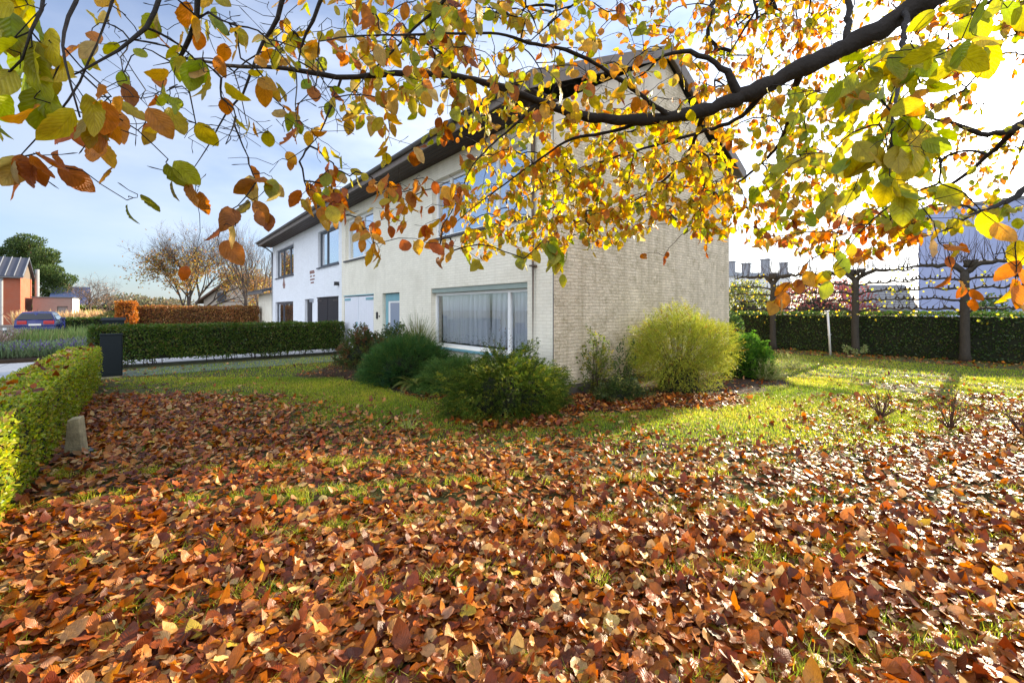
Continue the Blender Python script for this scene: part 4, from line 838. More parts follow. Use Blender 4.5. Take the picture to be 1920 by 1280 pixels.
for a in [(238, 372, 1.12, 2, OLV), (262, 366, 1.14, 1, OLV), (325, 335, 1.14, 2, OLV), (318, 300, 1.1, 1, G_), (372, 352, 1.2, 2, BRN), (505, 330, 1.35, 2, BRN), (480, 345, 1.35, 3, BRN), (515, 340, 1.35, 2, MIX), (445, 385, 1.3, 2, BRN), (498, 392, 1.36, 2, BRN), (443, 425, 1.25, 1, BRN), (484, 395, 1.3, 1, BRN), (412, 452, 1.26, 2, BRN), (350, 498, 1.7, 1, ORG),
          (560, 372, 1.8, 3, ORG), (590, 360, 1.8, 2, MIX), (620, 380, 1.7, 3, ORG), (690, 430, 1.9, 3, ORG), (700, 460, 1.9, 2, ORG), (715, 470, 1.95, 2, ORG), (905, 490, 2.0, 3, G_), (830, 478, 2.4, 2, BRN),
          (1496, 520, 1.75, 3, ORG), (1478, 530, 1.75, 3, ORG), (1462, 552, 1.75, 2, ORG), (1446, 562, 1.75, 3, ORG), (1520, 508, 1.8, 2, YEL), (1562, 505, 1.25, 2, G_), (1556, 520, 1.25, 1, YEL), (1580, 480, 1.5, 2, YEL),
          (1762, 448, 1.9, 3, ORG), (1800, 462, 1.95, 3, ORG), (1778, 478, 1.9, 2, ORG), (1790, 512, 1.9, 2, ORG), (1806, 535, 1.95, 2, ORG), (1826, 556, 1.95, 2, ORG), (1900, 440, 1.2, 3, YEL), (1908, 480, 1.2, 2, YEL), (1905, 520, 1.2, 3, YEL), (1888, 550, 1.2, 2, YEL), (1110, 470, 3.3, 3, YEL), (1210, 478, 3.4, 2, ORG), (1245, 480, 3.5, 2, ORG), (1325, 470, 3.6, 2, ORG)]: A.append(a)
AP = np.array([at(a[0], a[1], a[2]) for a in A])
dist0 = np.array([np.min(np.linalg.norm(start-p, axis=1)) for p in AP]); order = np.argsort(dist0)
chains = []; ends = {}
cap_n = 60000; NB = np.zeros((cap_n, 3)); NB[:len(nodes)] = nodes; RB = np.full(cap_n, .0016); RB[:len(nodes)] = nrad; nn_ = len(nodes)
PAR = np.full(cap_n, -1)
tips = []
for i in order:
    p = AP[i]; q = NB[:nn_]; v = p-q; d = np.linalg.norm(v, axis=1)
    cost = d*(1+.9*np.maximum(0, v[:, 2])/(d+1e-6))+.05*(RB[:nn_] < .002)
    j = int(np.argmin(cost)); D = d[j]
    if D < .02: continue
    k = max(3, int(D/.06)); t = np.linspace(0, 1, k+1)[1:]
    a = NB[j]; c1 = a+(p-a)*.35+np.array((0, 0, .16*D))+rng.normal(0, .07*D, 3); c2 = a+(p-a)*.75+np.array((0, 0, .10*D))+rng.normal(0, .06*D, 3)
    t_ = t[:, None]; path = (1-t_)**3*a+3*t_*(1-t_)**2*c1+3*t_**2*(1-t_)*c2+t_**3*p; path += rng.normal(0, .0035, path.shape)
    ids = np.arange(nn_, nn_+k); NB[ids] = path; PAR[ids[0]] = j; PAR[ids[1:]] = ids[:-1]; nn_ += k
    chains.append((j, ids)); tips.append((i, j, ids))
# thickness from how much hangs on each twig
Wt = np.zeros(cap_n)
for i, j, ids in tips: Wt[ids[-1]] += 1
for k in range(nn_-1, len(nodes)-1, -1):
    if PAR[k] >= len(nodes): Wt[PAR[k]] += Wt[k]
tw = MB()
for j, ids in chains:
    pts = np.concatenate([NB[j][None], NB[ids]]); w = np.concatenate([[Wt[ids[0]]], Wt[ids]]); dcam = to_px(pts)[2].mean()
    r = (.0009+.00024*max(0, dcam-1))*np.maximum(1, w)**.42*np.linspace(1.25, .85, len(pts)); tw.tube(pts, np.minimum(r, .02), 4, cap=False)
    # side spurs with pointed buds
    for q in range(rng.integers(0, 3)):
        m = rng.integers(1, len(pts)); e = pts[m]+unit(rng.normal(0, 1, 3)+np.array((0, 0, .2)))*(.02+.07*rng.random()); tw.tube([pts[m], (pts[m]+e)/2+rng.normal(0, .003, 3), e-(e-pts[m])*.12, e], [.0011, .0009, .0015, .0004], 4, cap=False)
tw.build('twigs', M['bark'], beech)
lb = MB()
for o, w in LIMBS: lb.tube(o, w*(1+.08*np.sin(np.arange(len(o))*.9)+.05*rng.normal(0, 1, len(o))*(w > .01)), 12 if w.max() > .03 else 7)
lb.build('branches', M['bark'], beech, smooth=True)
tb = MB(); tb.tube(trunk_pts, np.interp(np.linspace(-.1, 7.5, 14), [-.1, .3, 3, 5, 7.5], [.42, .30, .25, .18, .06]), 16); tb.build('trunk', M['bark'], beech, smooth=True)
LP, LD, LN, LL, LC, LT = [], [], [], [], [], []
for i, j, ids in tips:
    x, y, d, nl, pal = A[i]
    pts = np.concatenate([NB[j][None], NB[ids]])
    for q in range(nl):
        f = 1-q*(.045/max(.08, np.linalg.norm(pts[-1]-pts[0])))-.02*rng.random(); f = max(.15, f)
        b = np.array([np.interp(f*(len(pts)-1), np.arange(len(pts)), pts[:, z]) for z in range(3)])+rng.normal(0, .006, 3)
        tdir = unit(pts[-1]-pts[max(0, len(pts)-4)]); sd = unit(np.cross(tdir, (0, 0, 1.))+rng.normal(0, .35, 3))*(1 if q % 2 else -1)
        D = unit(tdir*.35+sd*.5+np.array((0, 0, -.95))+rng.normal(0, .30, 3)); N = unit(np.cross(D, rng.normal(0, 1, 3))+np.array((-.5*SN, -.5*CS, .1)))
        b = b+D*.008; LP.append(b); LD.append(D); LN.append(N); LL.append(.074*(.72+.5*rng.random())); LC.append(pick(pal, 1, .12)[0]); LT.append(max(0, rng.normal(.05, .28)))
LP, LD, LN, LL, LC, LT = map(np.array, (LP, LD, LN, LL, LC, LT))
red = LC[:, 0] > 1.9*LC[:, 1]
cu = np.where(red, .55, .22)
V, F, c, uv = leaves(LP, LD, LN, LL, LL*(.29+.06*rng.random(len(LL))), LC, st=13, fold=.22, curl=.36, wav=.075, serr=.022, power=.72, tipcol=(LT, (.30, .11, .02)))
npmesh('foliage', V, F, M['beech'], beech, c, uv, smooth=True)
print('beech leaves', len(LL), 'twig nodes', nn_)

# ------------------------------------------------------------------ fallen leaves and grass
YB = np.array([(-200, 700), (0, 705), (200, 715), (400, 752), (600, 800), (800, 835), (1000, 850), (1200, 862), (1400, 872), (1600, 850), (1920, 800), (2300, 800)], float)
def sstep(a, b, x): t = np.clip((x-a)/(b-a), 0, 1); return t*t*(3-2*t)
def bed_dist(P):
    cs = np.array([(4.35, 5.14, 1.15), (5.0, 7.6, 1.5), (4.7, 9.9, 1.4), (4.2, 11.2, 1.2), (7.5, 4.3, 1.35), (6.2, 4.7, 1.0), (10.3, 4.1, 1.0), (9.0, 4.4, 1.3), (3.45, 11.1, .8)])
    return np.min(np.linalg.norm(P[:, None, :2]-cs[None, :, :2], axis=2)-cs[None, :, 2], axis=1)
def cover(P):
    """How much of the lawn is hidden under leaves, 0..1."""
    x, y, d = to_px(np.concatenate([P[:, :2], np.zeros((len(P), 1))], 1))
    yb = np.interp(x, YB[:, 0], YB[:, 1]); c = sstep(-105, 85, y-yb)
    right = sstep(1330, 1650, x)*sstep(690, 720, y)*.40; c = np.maximum(c, right)
    strip = sstep(18.9, 17.6, P[:, 0])*0+np.where((P[:, 0] > 17.4) & (P[:, 0] < 19.4), .8, 0); c = np.maximum(c, strip)
    bd = bed_dist(P); c = np.maximum(c, .8*sstep(.25, -.3, bd)); c = np.maximum(c, .10)
    c = np.maximum(c, .8*sstep(-.3, -.75, P[:, 0])*(P[:, 1] < 13))
    n_ = vnoise(P[:, :2], 1.3, 77); n_ = n_+.6*vnoise(P[:, :2], 3.7, 78); c = np.clip(c+.22*n_*np.where(c > .2, 1, .45), 0.015, 1)
    c = c*(1-.45*sstep(.30, .6, tufts(P)))
    return c
def tufts(P): return vnoise(P[:, :2], 5.5, 5)*.6+vnoise(P[:, :2], 13, 6)*.5
def on_lawn(P):
    x, y = P[:, 0], P[:, 1]; ok = (x > -.84) & (x < 19.4) & (y < 15.2) & (y > -9)
    ok &= ~((x > 5.45) & (y > 5.3) & (x < 12.9)); return ok
def scatter(n, dmin, dmax, power):
    """Points spread over the ground ahead, more of them close by."""
    d = dmin+(dmax-dmin)*rng.random(n)**power; r = d*(-1.32+2.64*rng.random(n)); return np.stack([r*CS+d*SN, -r*SN+d*CS, np.zeros(n)], -1), d
cl = Cloud(); tot = 0
for (n, d0, d1, pw, st, L0) in ((24000, 1.25, 3.4, .8, 8, .074), (44000, 3.4, 8, .75, 6, .069), (22000, 8, 19, .8, 5, .075)):
    P, d = scatter(n, d0, d1, pw); P = P[on_lawn(P)]; cv = cover(P); P = P[rng.random(len(P)) < cv]; cv = cover(P)
    k = len(P); tot += k
    P[:, 2] = .012+.05*rng.random(k)**1.3*cv; tl = .22
    pal = RUST
    V, F, c, uv = lay(P-np.array((0, 0, 0)), pal, L0, curl=.38, tilt=tl, fold=.24, st=st)
    V[:, 2] = np.maximum(V[:, 2], .004); cl.add(V, F, c, uv)
tag(cl.build('fallen_leaves', M['litter'], smooth=False), kind='stuff')
# grass blades
GR = [(3, (.20, .27, .014)), (3, (.28, .315, .018)), (1.6, (.38, .34, .06)), (1, (.11, .19, .008))]
gc = Cloud(); gt = 0
for (n, d0, d1, pw, hl, hw) in ((150000, 1.25, 4.5, .7, .088, .0019), (330000, 4.5, 10, .7, .048, .0034), (190000, 10, 20, .8, .05, .0065)):
    P, d = scatter(n, d0, d1, pw); P = P[on_lawn(P)]; cv = cover(P)
    tuft = tufts(P)
    prob = np.where(tuft > .34, .95, .0)*sstep(1.0, .5, cv*.6)+(1-sstep(.08, .62, cv))*.95
    prob *= np.where(bed_dist(P) < -.15, .05, 1); prob *= np.where((P[:, 1] > 13.2), .55, 1)
    P = P[rng.random(len(P)) < prob]; k = len(P); gt += k
    a = rng.random(k)*6.283; ln = .35*rng.random(k)+.1; h = hl*(.35+.8*rng.random(k)+.35*np.maximum(0, vnoise(P[:, :2], 4.5, 31))); D = np.stack([np.cos(a)*ln, np.sin(a)*ln, np.ones(k)], -1)
    s = np.stack([-np.sin(a), np.cos(a), np.zeros(k)], -1)*hw; m = P+D*h[:, None]*.55; e = P+D*h[:, None]+np.stack([np.cos(a), np.sin(a), -.35*np.ones(k)], -1)*(h*.35)[:, None]
    V = np.stack([P-s, P+s, m+s*.8, m-s*.8, e+s*.15, e-s*.15], 1).reshape(-1, 3); q = np.array([(0, 1, 2, 3), (3, 2, 4, 5)]); F = (np.arange(k)[:, None, None]*6+q[None]).reshape(-1, 4)
    pt = vnoise(P[:, :2], .8, 8)[:, None]+.6*vnoise(P[:, :2], 3.1, 18)[:, None]; c = np.repeat(pick(GR, k, .2)*(1+.22*pt)*(1+np.array((.18, 0, .1))*pt), 6, 0); gc.add(V, F, np.clip(c, .003, 1))
tag(gc.build('lawn_grass', M['grass']), kind='stuff')
print('litter', tot, 'grass', gt)

# ------------------------------------------------------------------ across the street, far left
def W3(px, py, d): return at(px, py, d)
hx = -10.5; hy = 67.8
rh = empty('red_house', (hx-6, hy+3, 0), 'orange red brick house with dark metal roof across the street', 'house')
b = MB(); z1 = 5.0
def holed_front(mb, y, x0, x1, z0, z1, holes): wall_grid(mb, y, 'x', x0, x1, z0, z1, holes, depth=.15)
fh = [(hx-5.2, hx-3.0, 2.9, 4.3), (hx-5.2, hx-3.1, .2, 1.8)]
wall_grid(b, hy, 'x', hx-12, hx, -.5, z1, fh, depth=.15); b.build('wall', M['redhouse'], rh)
dep = 5.6
MB().add([(hx, hy, -.5), (hx, hy+dep, -.5), (hx, hy+dep, z1), (hx, hy, z1)], [(0, 1, 2, 3)]).build('side_wall', M['redhouse_y'], rh)
MB().add([(hx-.01, hy, z1), (hx-.01, hy+dep, z1), (hx-.01, hy+dep/2, 7.0)], [(0, 1, 2)]).build('gable_boards', mat('grey brown boards', (.16, .125, .10), .8, noise=.5, nscale=4), rh)
rb = MB().prism([(hx-12, hy-.35, z1-.1), (hx-12, hy+dep/2, 7.1), (hx-12, hy+dep+.35, z1-.1), (hx-12, hy+dep+.35, z1+.08), (hx-12, hy+dep/2, 7.28), (hx-12, hy-.35, z1+.08)], (12.25, 0, 0)).build('roof', M['seam'], rh)
s = MB()
for i in range(16):
    x = hx+.2-i*.62; s.prism([(x, hy-.36, z1+.08), (x+.05, hy-.36, z1+.08), (x+.05, hy-.36, z1+.17), (x, hy-.36, z1+.17)], (0, dep/2+.36, 2.2))
s.build('seams', M['grey'], rb)
MB().box(hx-12, hy-.5, z1-.12, hx+.25, hy-.36, z1+.0).build('gutter', M['zinc'], rh)
MB().tube([(hx-1.3, hy-.1, 0), (hx-1.3, hy-.1, z1)], .13, 8).build('downpipe', M['grey'], rh)
for h in fh:
    f = MB().box(h[0], hy+.06, h[2], h[0]+.12, hy+.14, h[3]).box(h[1]-.12, hy+.06, h[2], h[1], hy+.14, h[3]).box(h[0]+.12, hy+.06, h[3]-.12, h[1]-.12, hy+.14, h[3]).box(h[0]+.12, hy+.06, h[2], h[1]-.12, hy+.14, h[2]+.12).build('window', M['sframe'], rh)
    MB().box(h[0]+.1, hy+.09, h[2]+.1, h[1]-.1, hy+.11, h[3]-.1).build('pane', M['skyglass'], f)
    MB().box(h[0]-.2, hy+1.2, h[2]-.2, h[1]+.2, hy+1.3, h[3]+.2).build('curtain', M['curtain'], f)
MB().tube([(hx+.5, hy+dep-.6, 3.0), (hx+.5, hy+dep-.6, 6.2)], .18, 8).build('flue', M['grey'], rh)
# flat roofed garage building
gy = 70.0; x0 = at(61, 580, 51)[0]; gp = lambda px: (lambda r: gy*(r*CS+SN)/(-r*SN+CS))((px-960)/FL)
ga_, gbx = gp(61), gp(136); gd = (gp(107), gp(127))
gr = empty('garage_building', ((ga_+gbx)/2, gy, 0), 'low flat roofed pinkish brick garage building beside the red brick house', 'garage')
b = MB(); wall_grid(b, gy, 'x', ga_, gbx, -.5, 2.9, [(gd[0], gd[1], -.4, 1.95)], depth=.2); b.build('wall', M['pinkbrick'], gr)
MB().box(gd[0], gy+.15, -.4, gd[1], gy+.2, 1.95).build('garage_door', M['pavement'], gr)
MB().box(gbx-.01, gy+.01, -.5, gbx+.0, gy+6, 2.9).build('side_wall', M['white_render'], gr)
MB().box(ga_-.1, gy-.1, 2.9, gbx+.1, gy+6.2, 3.02).build('roof', M['zinc'], gr)
br_ = empty('blue_roof_house', at(150, 580, 82), 'distant house with a broad blue slate roof behind the garage building', 'house')
p0 = at(90, 575, 80); p1 = at(168, 575, 86)
MB().box(p0[0]+1, p0[1]+.5, -.5, p1[0]-1, p0[1]+8, 2.9).build('wall', M['white_render'], br_)
MB().prism([(p0[0], p0[1]-.5, 2.7), (p0[0], p0[1]+4.5, 6.1), (p0[0], p0[1]+9.5, 2.7)], (p1[0]-p0[0], 0, 0)).build('roof', M['blueroof'], br_)
# house behind the bare trees
def gable_house(name, label, px0, px1, pyA, pyE, d, wallm, roofm, deep=9, cat='house', chim=False):
    a = at(px0, 580, d); b_ = at(px1, 580, d); m = (a+b_)/2; rdir_ = unit(b_-a); bk = np.array((-rdir_[1], rdir_[0], 0.)); bk = bk if bk[1] > 0 else -bk
    ze = EYE+(580-pyE)/FL*d; za = EYE+(580-pyA)/FL*d; r = empty(name, m*np.array((1, 1, 0)), label, cat); D = bk*deep
    z = lambda p, h: np.array((p[0], p[1], h)); i = rdir_*.0
    MB().prism([z(a, -.5), z(b_, -.5), z(b_, ze), z(m, za), z(a, ze)], D).build('wall', wallm, r)
    o = rdir_*.6; f = -bk*.5
    up = .18; dz = .6*(za-ze)/(np.linalg.norm(b_-a)/2)
    MB().prism([z(a-o+f, ze-dz), z(m+f, za+.02), z(m+f, za+.02+up), z(a-o+f, ze-dz+up)], D+bk*1).build('roof', roofm, r)
    MB().prism([z(m+f, za+.02), z(b_+o+f, ze-dz), z(b_+o+f, ze-dz+up), z(m+f, za+.02+up)], D+bk*1).build('roof', roofm, r)
    return r, a, b_, bk
r_, a_, b__, bk_ = gable_house('gable_house', 'pale gabled house with brown roof behind the bare garden trees', 382, 512, 516, 562, 46, mat('pale brown render', (.42, .36, .30), .85, noise=.3), M['brownroof'])
w_ = at(420, 556, 45.9); f = MB().box(w_[0]-.6, w_[1]-.06, 2.4, w_[0]+.6, w_[1]+.02, 3.4).build('window', M['sframe'], r_)

# --- trees in the distance
def bare_tree(name, label, base, h, spread, depth, lv, pal, stems=1, leaf=.06, low=.6, r0=.12, up=.35, group=None, colm=None, first=.18, ln=260):
    base = np.array(base, float); r = empty(name, base, label, 'tree', group); b = MB(); tips = []
    def grow(p, d, L, rad, lev):
        k = 5; t = np.linspace(0, 1, k); e = unit(d+np.array((0, 0, up*.5)))
        pts = p+(d[None]*(1-t[:, None]*.5)+e[None]*t[:, None]*.5)*L*t[:, None]+rng.normal(0, .02*L, (k, 3))*t[:, None]
        b.tube(pts, np.linspace(rad, rad*.55, k), 6 if lev < 2 else 4, cap=False)
        if lev >= 2: tips.append((pts[2], lev)); tips.append((pts[-1], lev))
        if lev >= depth: return
        nb = rng.integers(3, 6)
        for i in range(nb):
            f = .35+.65*rng.random() if i else 1.0; q = p+(pts[-1]-p)*f; ax = unit(rng.normal(0, 1, 3)); ax = unit(ax-d*np.dot(ax, d))
            dd = unit(d*(.9)+ax*(.45+.45*rng.random())*spread+np.array((0, 0, up*.3))); grow(q, dd, L*(.52+.26*rng.random()), max(rad*(.5+.12*rng.random())*(1.1-.3*f), .004), lev+1)
    for s_ in range(stems):
        d0 = unit(np.array((rng.normal(0, .10), rng.normal(0, .10), 1.)) if stems == 1 else np.array((rng.normal(0, .22), rng.normal(0, .22), 1.)))
        pts = base+d0*(np.linspace(-.02, first, 4)*h)[:, None]; b.tube(pts, np.linspace(r0*1.2, r0*.95, 4), 8)
        for i in range(5):
            q = pts[-1]-d0*h*first*.25*rng.random(); ax = unit(rng.normal(0, 1, 3)*np.array((1, 1, .2))); grow(q, unit(d0+ax*(.3+.55*rng.random())*spread*(1 if i else .2)), h*(.30+.1*rng.random()), r0*(.75 if i == 0 else .5), 1)
    b.build('trunk', colm or M['greybark'], r)
    if lv:
        T = np.array([p for p, l in tips]); hh = (T[:, 2]-base[2])/h; w = np.clip(1.25-hh/low, 0.03, 1)**1.5; i = rng.choice(len(T), lv, p=w/w.sum())
        P = T[i]+rng.normal(0, h*.022, (lv, 3)); V, F, c = kites(P, rdir(lv)-np.array((0, 0, .4)), rdir(lv), leaf*(.6+.8*rng.random(lv)), leaf*(.3+.2*rng.random(lv)), pick(pal, lv, .2)); npmesh('crown', V, F, M['hedge'], r, c)
    return r
GOLD = [(3, (.34, .19, .04)), (2.5, (.28, .12, .03)), (1.5, (.38, .28, .06)), (1, (.24, .24, .05))]
bp = gnd(352, 625)*0+at(352, 580, 33); bp[2] = 0
bare_tree('beech_tree', 'half bare beech with golden lower leaves behind the copper hedge', bp, 8.4, 1.0, 6, 7000, GOLD, leaf=.13, low=.62, r0=.17, first=.10, up=.42)
bp = at(470, 580, 31); bp[2] = 0
bare_tree('birch_tree', 'slender bare multi stemmed tree close to the white house gutter', bp, 7.2, .55, 4, 260, GOLD, stems=4, leaf=.11, r0=.06, first=.3, up=.6)
bp = at(172, 580, 47); bp[2] = 0
bare_tree('cherry_tree', 'grey brown bare street tree beyond the flat roofed garage', bp, 5.4, 1.25, 5, 500, [(2, (.3, .2, .12)), (1, (.25, .12, .06))], leaf=.1, low=1.2, r0=.13, first=.25, up=.1)
bp = at(200, 580, 52); bp[2] = 0
bare_tree('cherry_tree', 'smaller bare street tree in front of the orange beech block', bp, 3.6, 1.2, 4, 300, [(2, (.34, .2, .10)), (1, (.25, .12, .06))], leaf=.1, low=1.2, r0=.1, first=.3, up=.1)
# big pine behind the red house
def pine(label, base, clumps, trunk_h):
    r = empty('pine_tree', base, label, 'tree'); base = np.array(base, float); b = MB(); b.tube([base, base+np.array((.2, .1, trunk_h*.5)), base+np.array((-.1, 0, trunk_h))], [.4, .32, .15], 8)
    c = Cloud()
    for (cx, cy, R_) in clumps:
        p = at(cx, cy, 82)+np.array((rng.normal(0, .8), rng.normal(0, .8), 0)); b.tube([base+np.array((0, 0, p[2]*.62)), (p+base+np.array((0, 0, p[2]*.7)))/2, p], [.14, .1, .05], 5, cap=False)
        n = int(420*R_*R_/1.4); d = rdir(n); q = p+d*(R_*(.45+.55*rng.random(n)**.5)*(1+.25*vnoise(d, 4, int(cx))))[:, None]*np.array((1, 1, .62)); D = unit(d*.6+np.array((0, 0, .7))+rdir(n)*.4)
        V, F, cc = kites(q, D, rdir(n), .38*(.6+.7*rng.random(n)), .09*np.ones(n), pick([(3, (.06, .10, .03)), (2, (.09, .13, .035)), (1, (.035, .06, .025))], n, .2)); c.add(V, F, cc)
    b.build('trunk', mat('pine bark', (.16, .09, .06), .9), r); c.build('crown', M['conifer'], r)
cl_ = [(x+rng.normal(0, 1.5), y+rng.normal(0, 1.5), 1.5+.8*rng.random()) for x, y in [(12, 470), (28, 458), (45, 455), (60, 465), (22, 482), (40, 476), (58, 482), (74, 478), (10, 490), (32, 494), (50, 498), (70, 498), (84, 492), (62, 512), (78, 512), (92, 505), (98, 518), (70, 526), (86, 528), (102, 530), (108, 520), (74, 540), (66, 552), (-6, 476), (-4, 496), (14, 502)]]
bp = at(62, 580, 82); bp[2] = 0; pine('large rounded dark green pine tree behind the red brick house', bp, cl_, 12.5)
# bushes and far trees
def blob(name, label, px, py, d, rx, rz, n, pal, leaf, cat='bush', group=None):
    p = at(px, py, d); z = max(rz*.5, p[2]-rz); c0 = np.array((p[0], p[1], 0)); r = empty(name, c0, label, cat, group)
    dd = rdir(n); dd[:, 2] = np.abs(dd[:, 2]); q = c0+np.stack([dd[:, 0]*rx, dd[:, 1]*rx, dd[:, 2]*p[2]], -1)*((.7+.3*rng.random(n)**.5)*(1+.16*vnoise(dd, 5, int(px))))[:, None]
    V, F, c = kites(q, unit(dd+rdir(n)*.8), rdir(n), leaf*(.6+.8*rng.random(n)), leaf*.32*np.ones(n), pick(pal, n, .2)); npmesh('foliage', V, F, M['hedge'], r, c)
    import bmesh
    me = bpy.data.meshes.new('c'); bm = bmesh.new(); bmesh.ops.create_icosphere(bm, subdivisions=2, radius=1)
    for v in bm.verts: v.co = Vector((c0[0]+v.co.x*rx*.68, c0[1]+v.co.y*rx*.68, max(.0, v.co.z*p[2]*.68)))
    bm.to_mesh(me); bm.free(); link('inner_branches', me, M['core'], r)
YG = [(3, (.20, .24, .03)), (1, (.28, .26, .05))]
blob('garden_bush', 'yellow green bush under the bare street tree', 170, 583, 44, 1.5, 1, 1400, YG, .2)
blob('garden_bush', 'light green bush right beside the white garage side wall', 153, 577, 60, 2.2, 1.4, 1200, YG, .25)
blob('garden_bush', 'dull green bush just left of the orange beech block', 206, 586, 40, 1.3, .9, 1200, [(1, (.13, .15, .04)), (1, (.2, .16, .05))], .18)
hedge('street_hedge', 'long dark clipped hedge far behind the yellow green bush', -14, 80, 6, 81.2, 2.0, 4000, .22, DARKH, M['core'], lump=.08)
for i, (px, py, d, rx) in enumerate([(232, 552, 150, 9), (252, 556, 140, 8), (210, 558, 160, 9), (275, 558, 150, 9), (300, 560, 150, 9), (330, 562, 160, 9)]):
    blob('distant_tree', ['hazy olive tree crown on the skyline over the copper hedge', 'far green tree crown on the skyline behind the copper hedge'][i % 2], px, py, d, rx, 5, 700, [(2, (.12, .12, .07)), (1, (.17, .13, .08))], .9, 'tree', 'trees on the far skyline')
# --- parked car, seen from behind
def car(cx, cy, label):
    r = empty('parked_car', (cx, cy, 0), label, 'car')
    prof = [(-2.02, .32), (-2.06, .62), (-2.0, .82), (-1.92, .92), (-1.62, 1.33), (-1.38, 1.43), (-.2, 1.47), (.45, 1.40), (1.1, 1.0), (1.9, .84), (2.05, .60), (2.05, .30)]
    V = []; W_ = []
    for y, z in prof: W_.append(.86 if z < .95 else .86-.25*(z-.95)/.5)
    nP = len(prof); xs = (-1, -.82, 0, .82, 1)
    for i, (y, z) in enumerate(prof):
        for s_ in xs:
            w = W_[i]*s_; V.append((cx+w, cy+y-(.05*(1-abs(s_)) if y < -1.5 else 0), z+(.02*(1-s_*s_) if z > .9 else 0)))
    F = [(i*5+j, i*5+j+1, (i+1)*5+j+1, (i+1)*5+j) for i in range(nP-1) for j in range(4)]
    F += [tuple(i*5 for i in range(nP)), tuple(i*5+4 for i in range(nP))[::-1], tuple(range(5)), tuple((nP-1)*5+j for j in range(5))[::-1]]
    MB().add(V, F).build('body', M['carpaint'], r, bevel=.03)
    f = lambda x, t: (cx+x*(.78-.13*t), cy-1.955+.30*t-.012, .96+.37*t+.012)
    MB().add([f(-1, .0), f(1, .0), f(.96, 1), f(-.96, 1)], [(0, 1, 2, 3)]).build('rear_window', M['carglass'], r)
    MB().add([(cx-.72, cy-1.92, .975), (cx+.72, cy-1.92, .975), (cx+.6, cy-1.60, 1.34), (cx-.6, cy-1.60, 1.34)], [(0, 1, 2, 3)]).build('rear_window_seal', M['black'], r)
    for s_ in (-1, 1):
        MB().add([(cx+s_*.872, cy-1.45, .96), (cx+s_*.872, cy+.75, .96), (cx+s_*.64, cy+.30, 1.385), (cx+s_*.64, cy-1.15, 1.385)], [(0, 1, 2, 3)]).build('side_window', M['carglass'], r)
        MB().box(cx+s_*.55-.2, cy-2.10, .68, cx+s_*.55+.26*(1 if s_ > 0 else .8), cy-1.93, .90).build('tail_light', M['redlamp'], r, bevel=.03)
        MB().box(cx+s_*.93-.1, cy+.55, .93, cx+s_*.93+.1, cy+.72, 1.06).build('wing_mirror', M['carpaint'], r, bevel=.03)
        for wy in (-1.28, 1.28):
            x = cx+s_*.76; t = MB().tube([(x-.1, cy+wy, .31), (x+.1, cy+wy, .31)], .31, 20).build('wheel', M['rubber'], r)
            MB().tube([(x-.105, cy+wy, .31), (x+.105, cy+wy, .31)], .2, 14).build('rim', M['alloy'], t)
    MB().box(cx-.26, cy-2.13, .60, cx+.26, cy-2.075, .71).build('number_plate', M['plate'], r)
    MB().box(cx-.84, cy-2.12, .32, cx+.84, cy-1.98, .52).build('bumper', M['carpaint'], r, bevel=.04)
    MB().tube([(cx, cy-1.2, 1.43), (cx, cy-1.28, 1.62)], .008, 5).build('aerial', M['black'], r)
cp = at(66, 580, 26.5); car(cp[0], cp[1]+2, 'dark blue hatchback parked in the street, seen from behind')
# bollard lamp
bq = at(9, 655, 15.0); bo = empty('bollard_lamp', (bq[0], bq[1], 0), 'short dark bollard lamp with a white cap by the flower bed', 'bollard')
MB().tube([(bq[0], bq[1], 0), (bq[0], bq[1], .86)], .045, 12).build('post', M['black'], bo); MB().tube([(bq[0], bq[1], .861), (bq[0], bq[1], .95)], .05, 12).build('cap', M['wframe'], bo)
# flower bed plants: lavender, dry seed heads, tall green perennials
def perennial(name, label, x0, y0, x1, y1, n, h, pal, tip=None, w=.010, cat='plants', group=None):
    r = empty(name, ((x0+x1)/2, (y0+y1)/2, .1), label, cat, group); P = np.stack([x0+(x1-x0)*rng.random(n), y0+(y1-y0)*rng.random(n), np.full(n, .1)], -1)
    D = unit(np.stack([rng.normal(0, .28, n), rng.normal(0, .28, n), np.ones(n)], -1)); L = h*(.55+.5*rng.random(n))*(1+.2*vnoise(P, 1.6, 4))
    c = Cloud(); c.add(*kites(P, D, rdir(n), L, np.full(n, w), pick(pal, n, .2)))
    if tip:
        T = P+D*L[:, None]*.85; c.add(*kites(T, unit(D+rdir(n)*.25), rdir(n), np.full(n, .10), np.full(n, .022), pick(tip, n, .2)))
    c.build('foliage', M['hedge'], r)
perennial('lavender', 'band of lavender with purple flower tips along the paved path', -4.2, 19.6, -1.5, 22.0, 2600, .50, [(3, (.16, .22, .10)), (1, (.2, .26, .14))], [(1, (.16, .12, .27)), (2.4, (.2, .26, .13))], cat='lavender')
perennial('tall_perennials', 'taller fresh green perennials behind the lavender', -4.3, 22.0, -1.2, 26.5, 3400, .85, [(3, (.16, .24, .06)), (2, (.24, .30, .09)), (1, (.32, .32, .12))], None, .016, 'perennials')
perennial('dry_flowers', 'dry brown seed heads in the flower bed near the blue car', -4.5, 20.5, -3.7, 25, 1500, .85, [(2, (.26, .18, .12)), (1, (.34, .26, .19))], [(1, (.24, .15, .12)), (1, (.4, .33, .28))], .012, 'dry flowers')
perennial('ornamental_grass', 'pale straw coloured grass against the flat roofed garage', -9.5, 58, -3.5, 60, 1400, 1.5, [(2, (.55, .38, .2)), (1, (.45, .32, .16))], None, .05, 'ornamental grass')
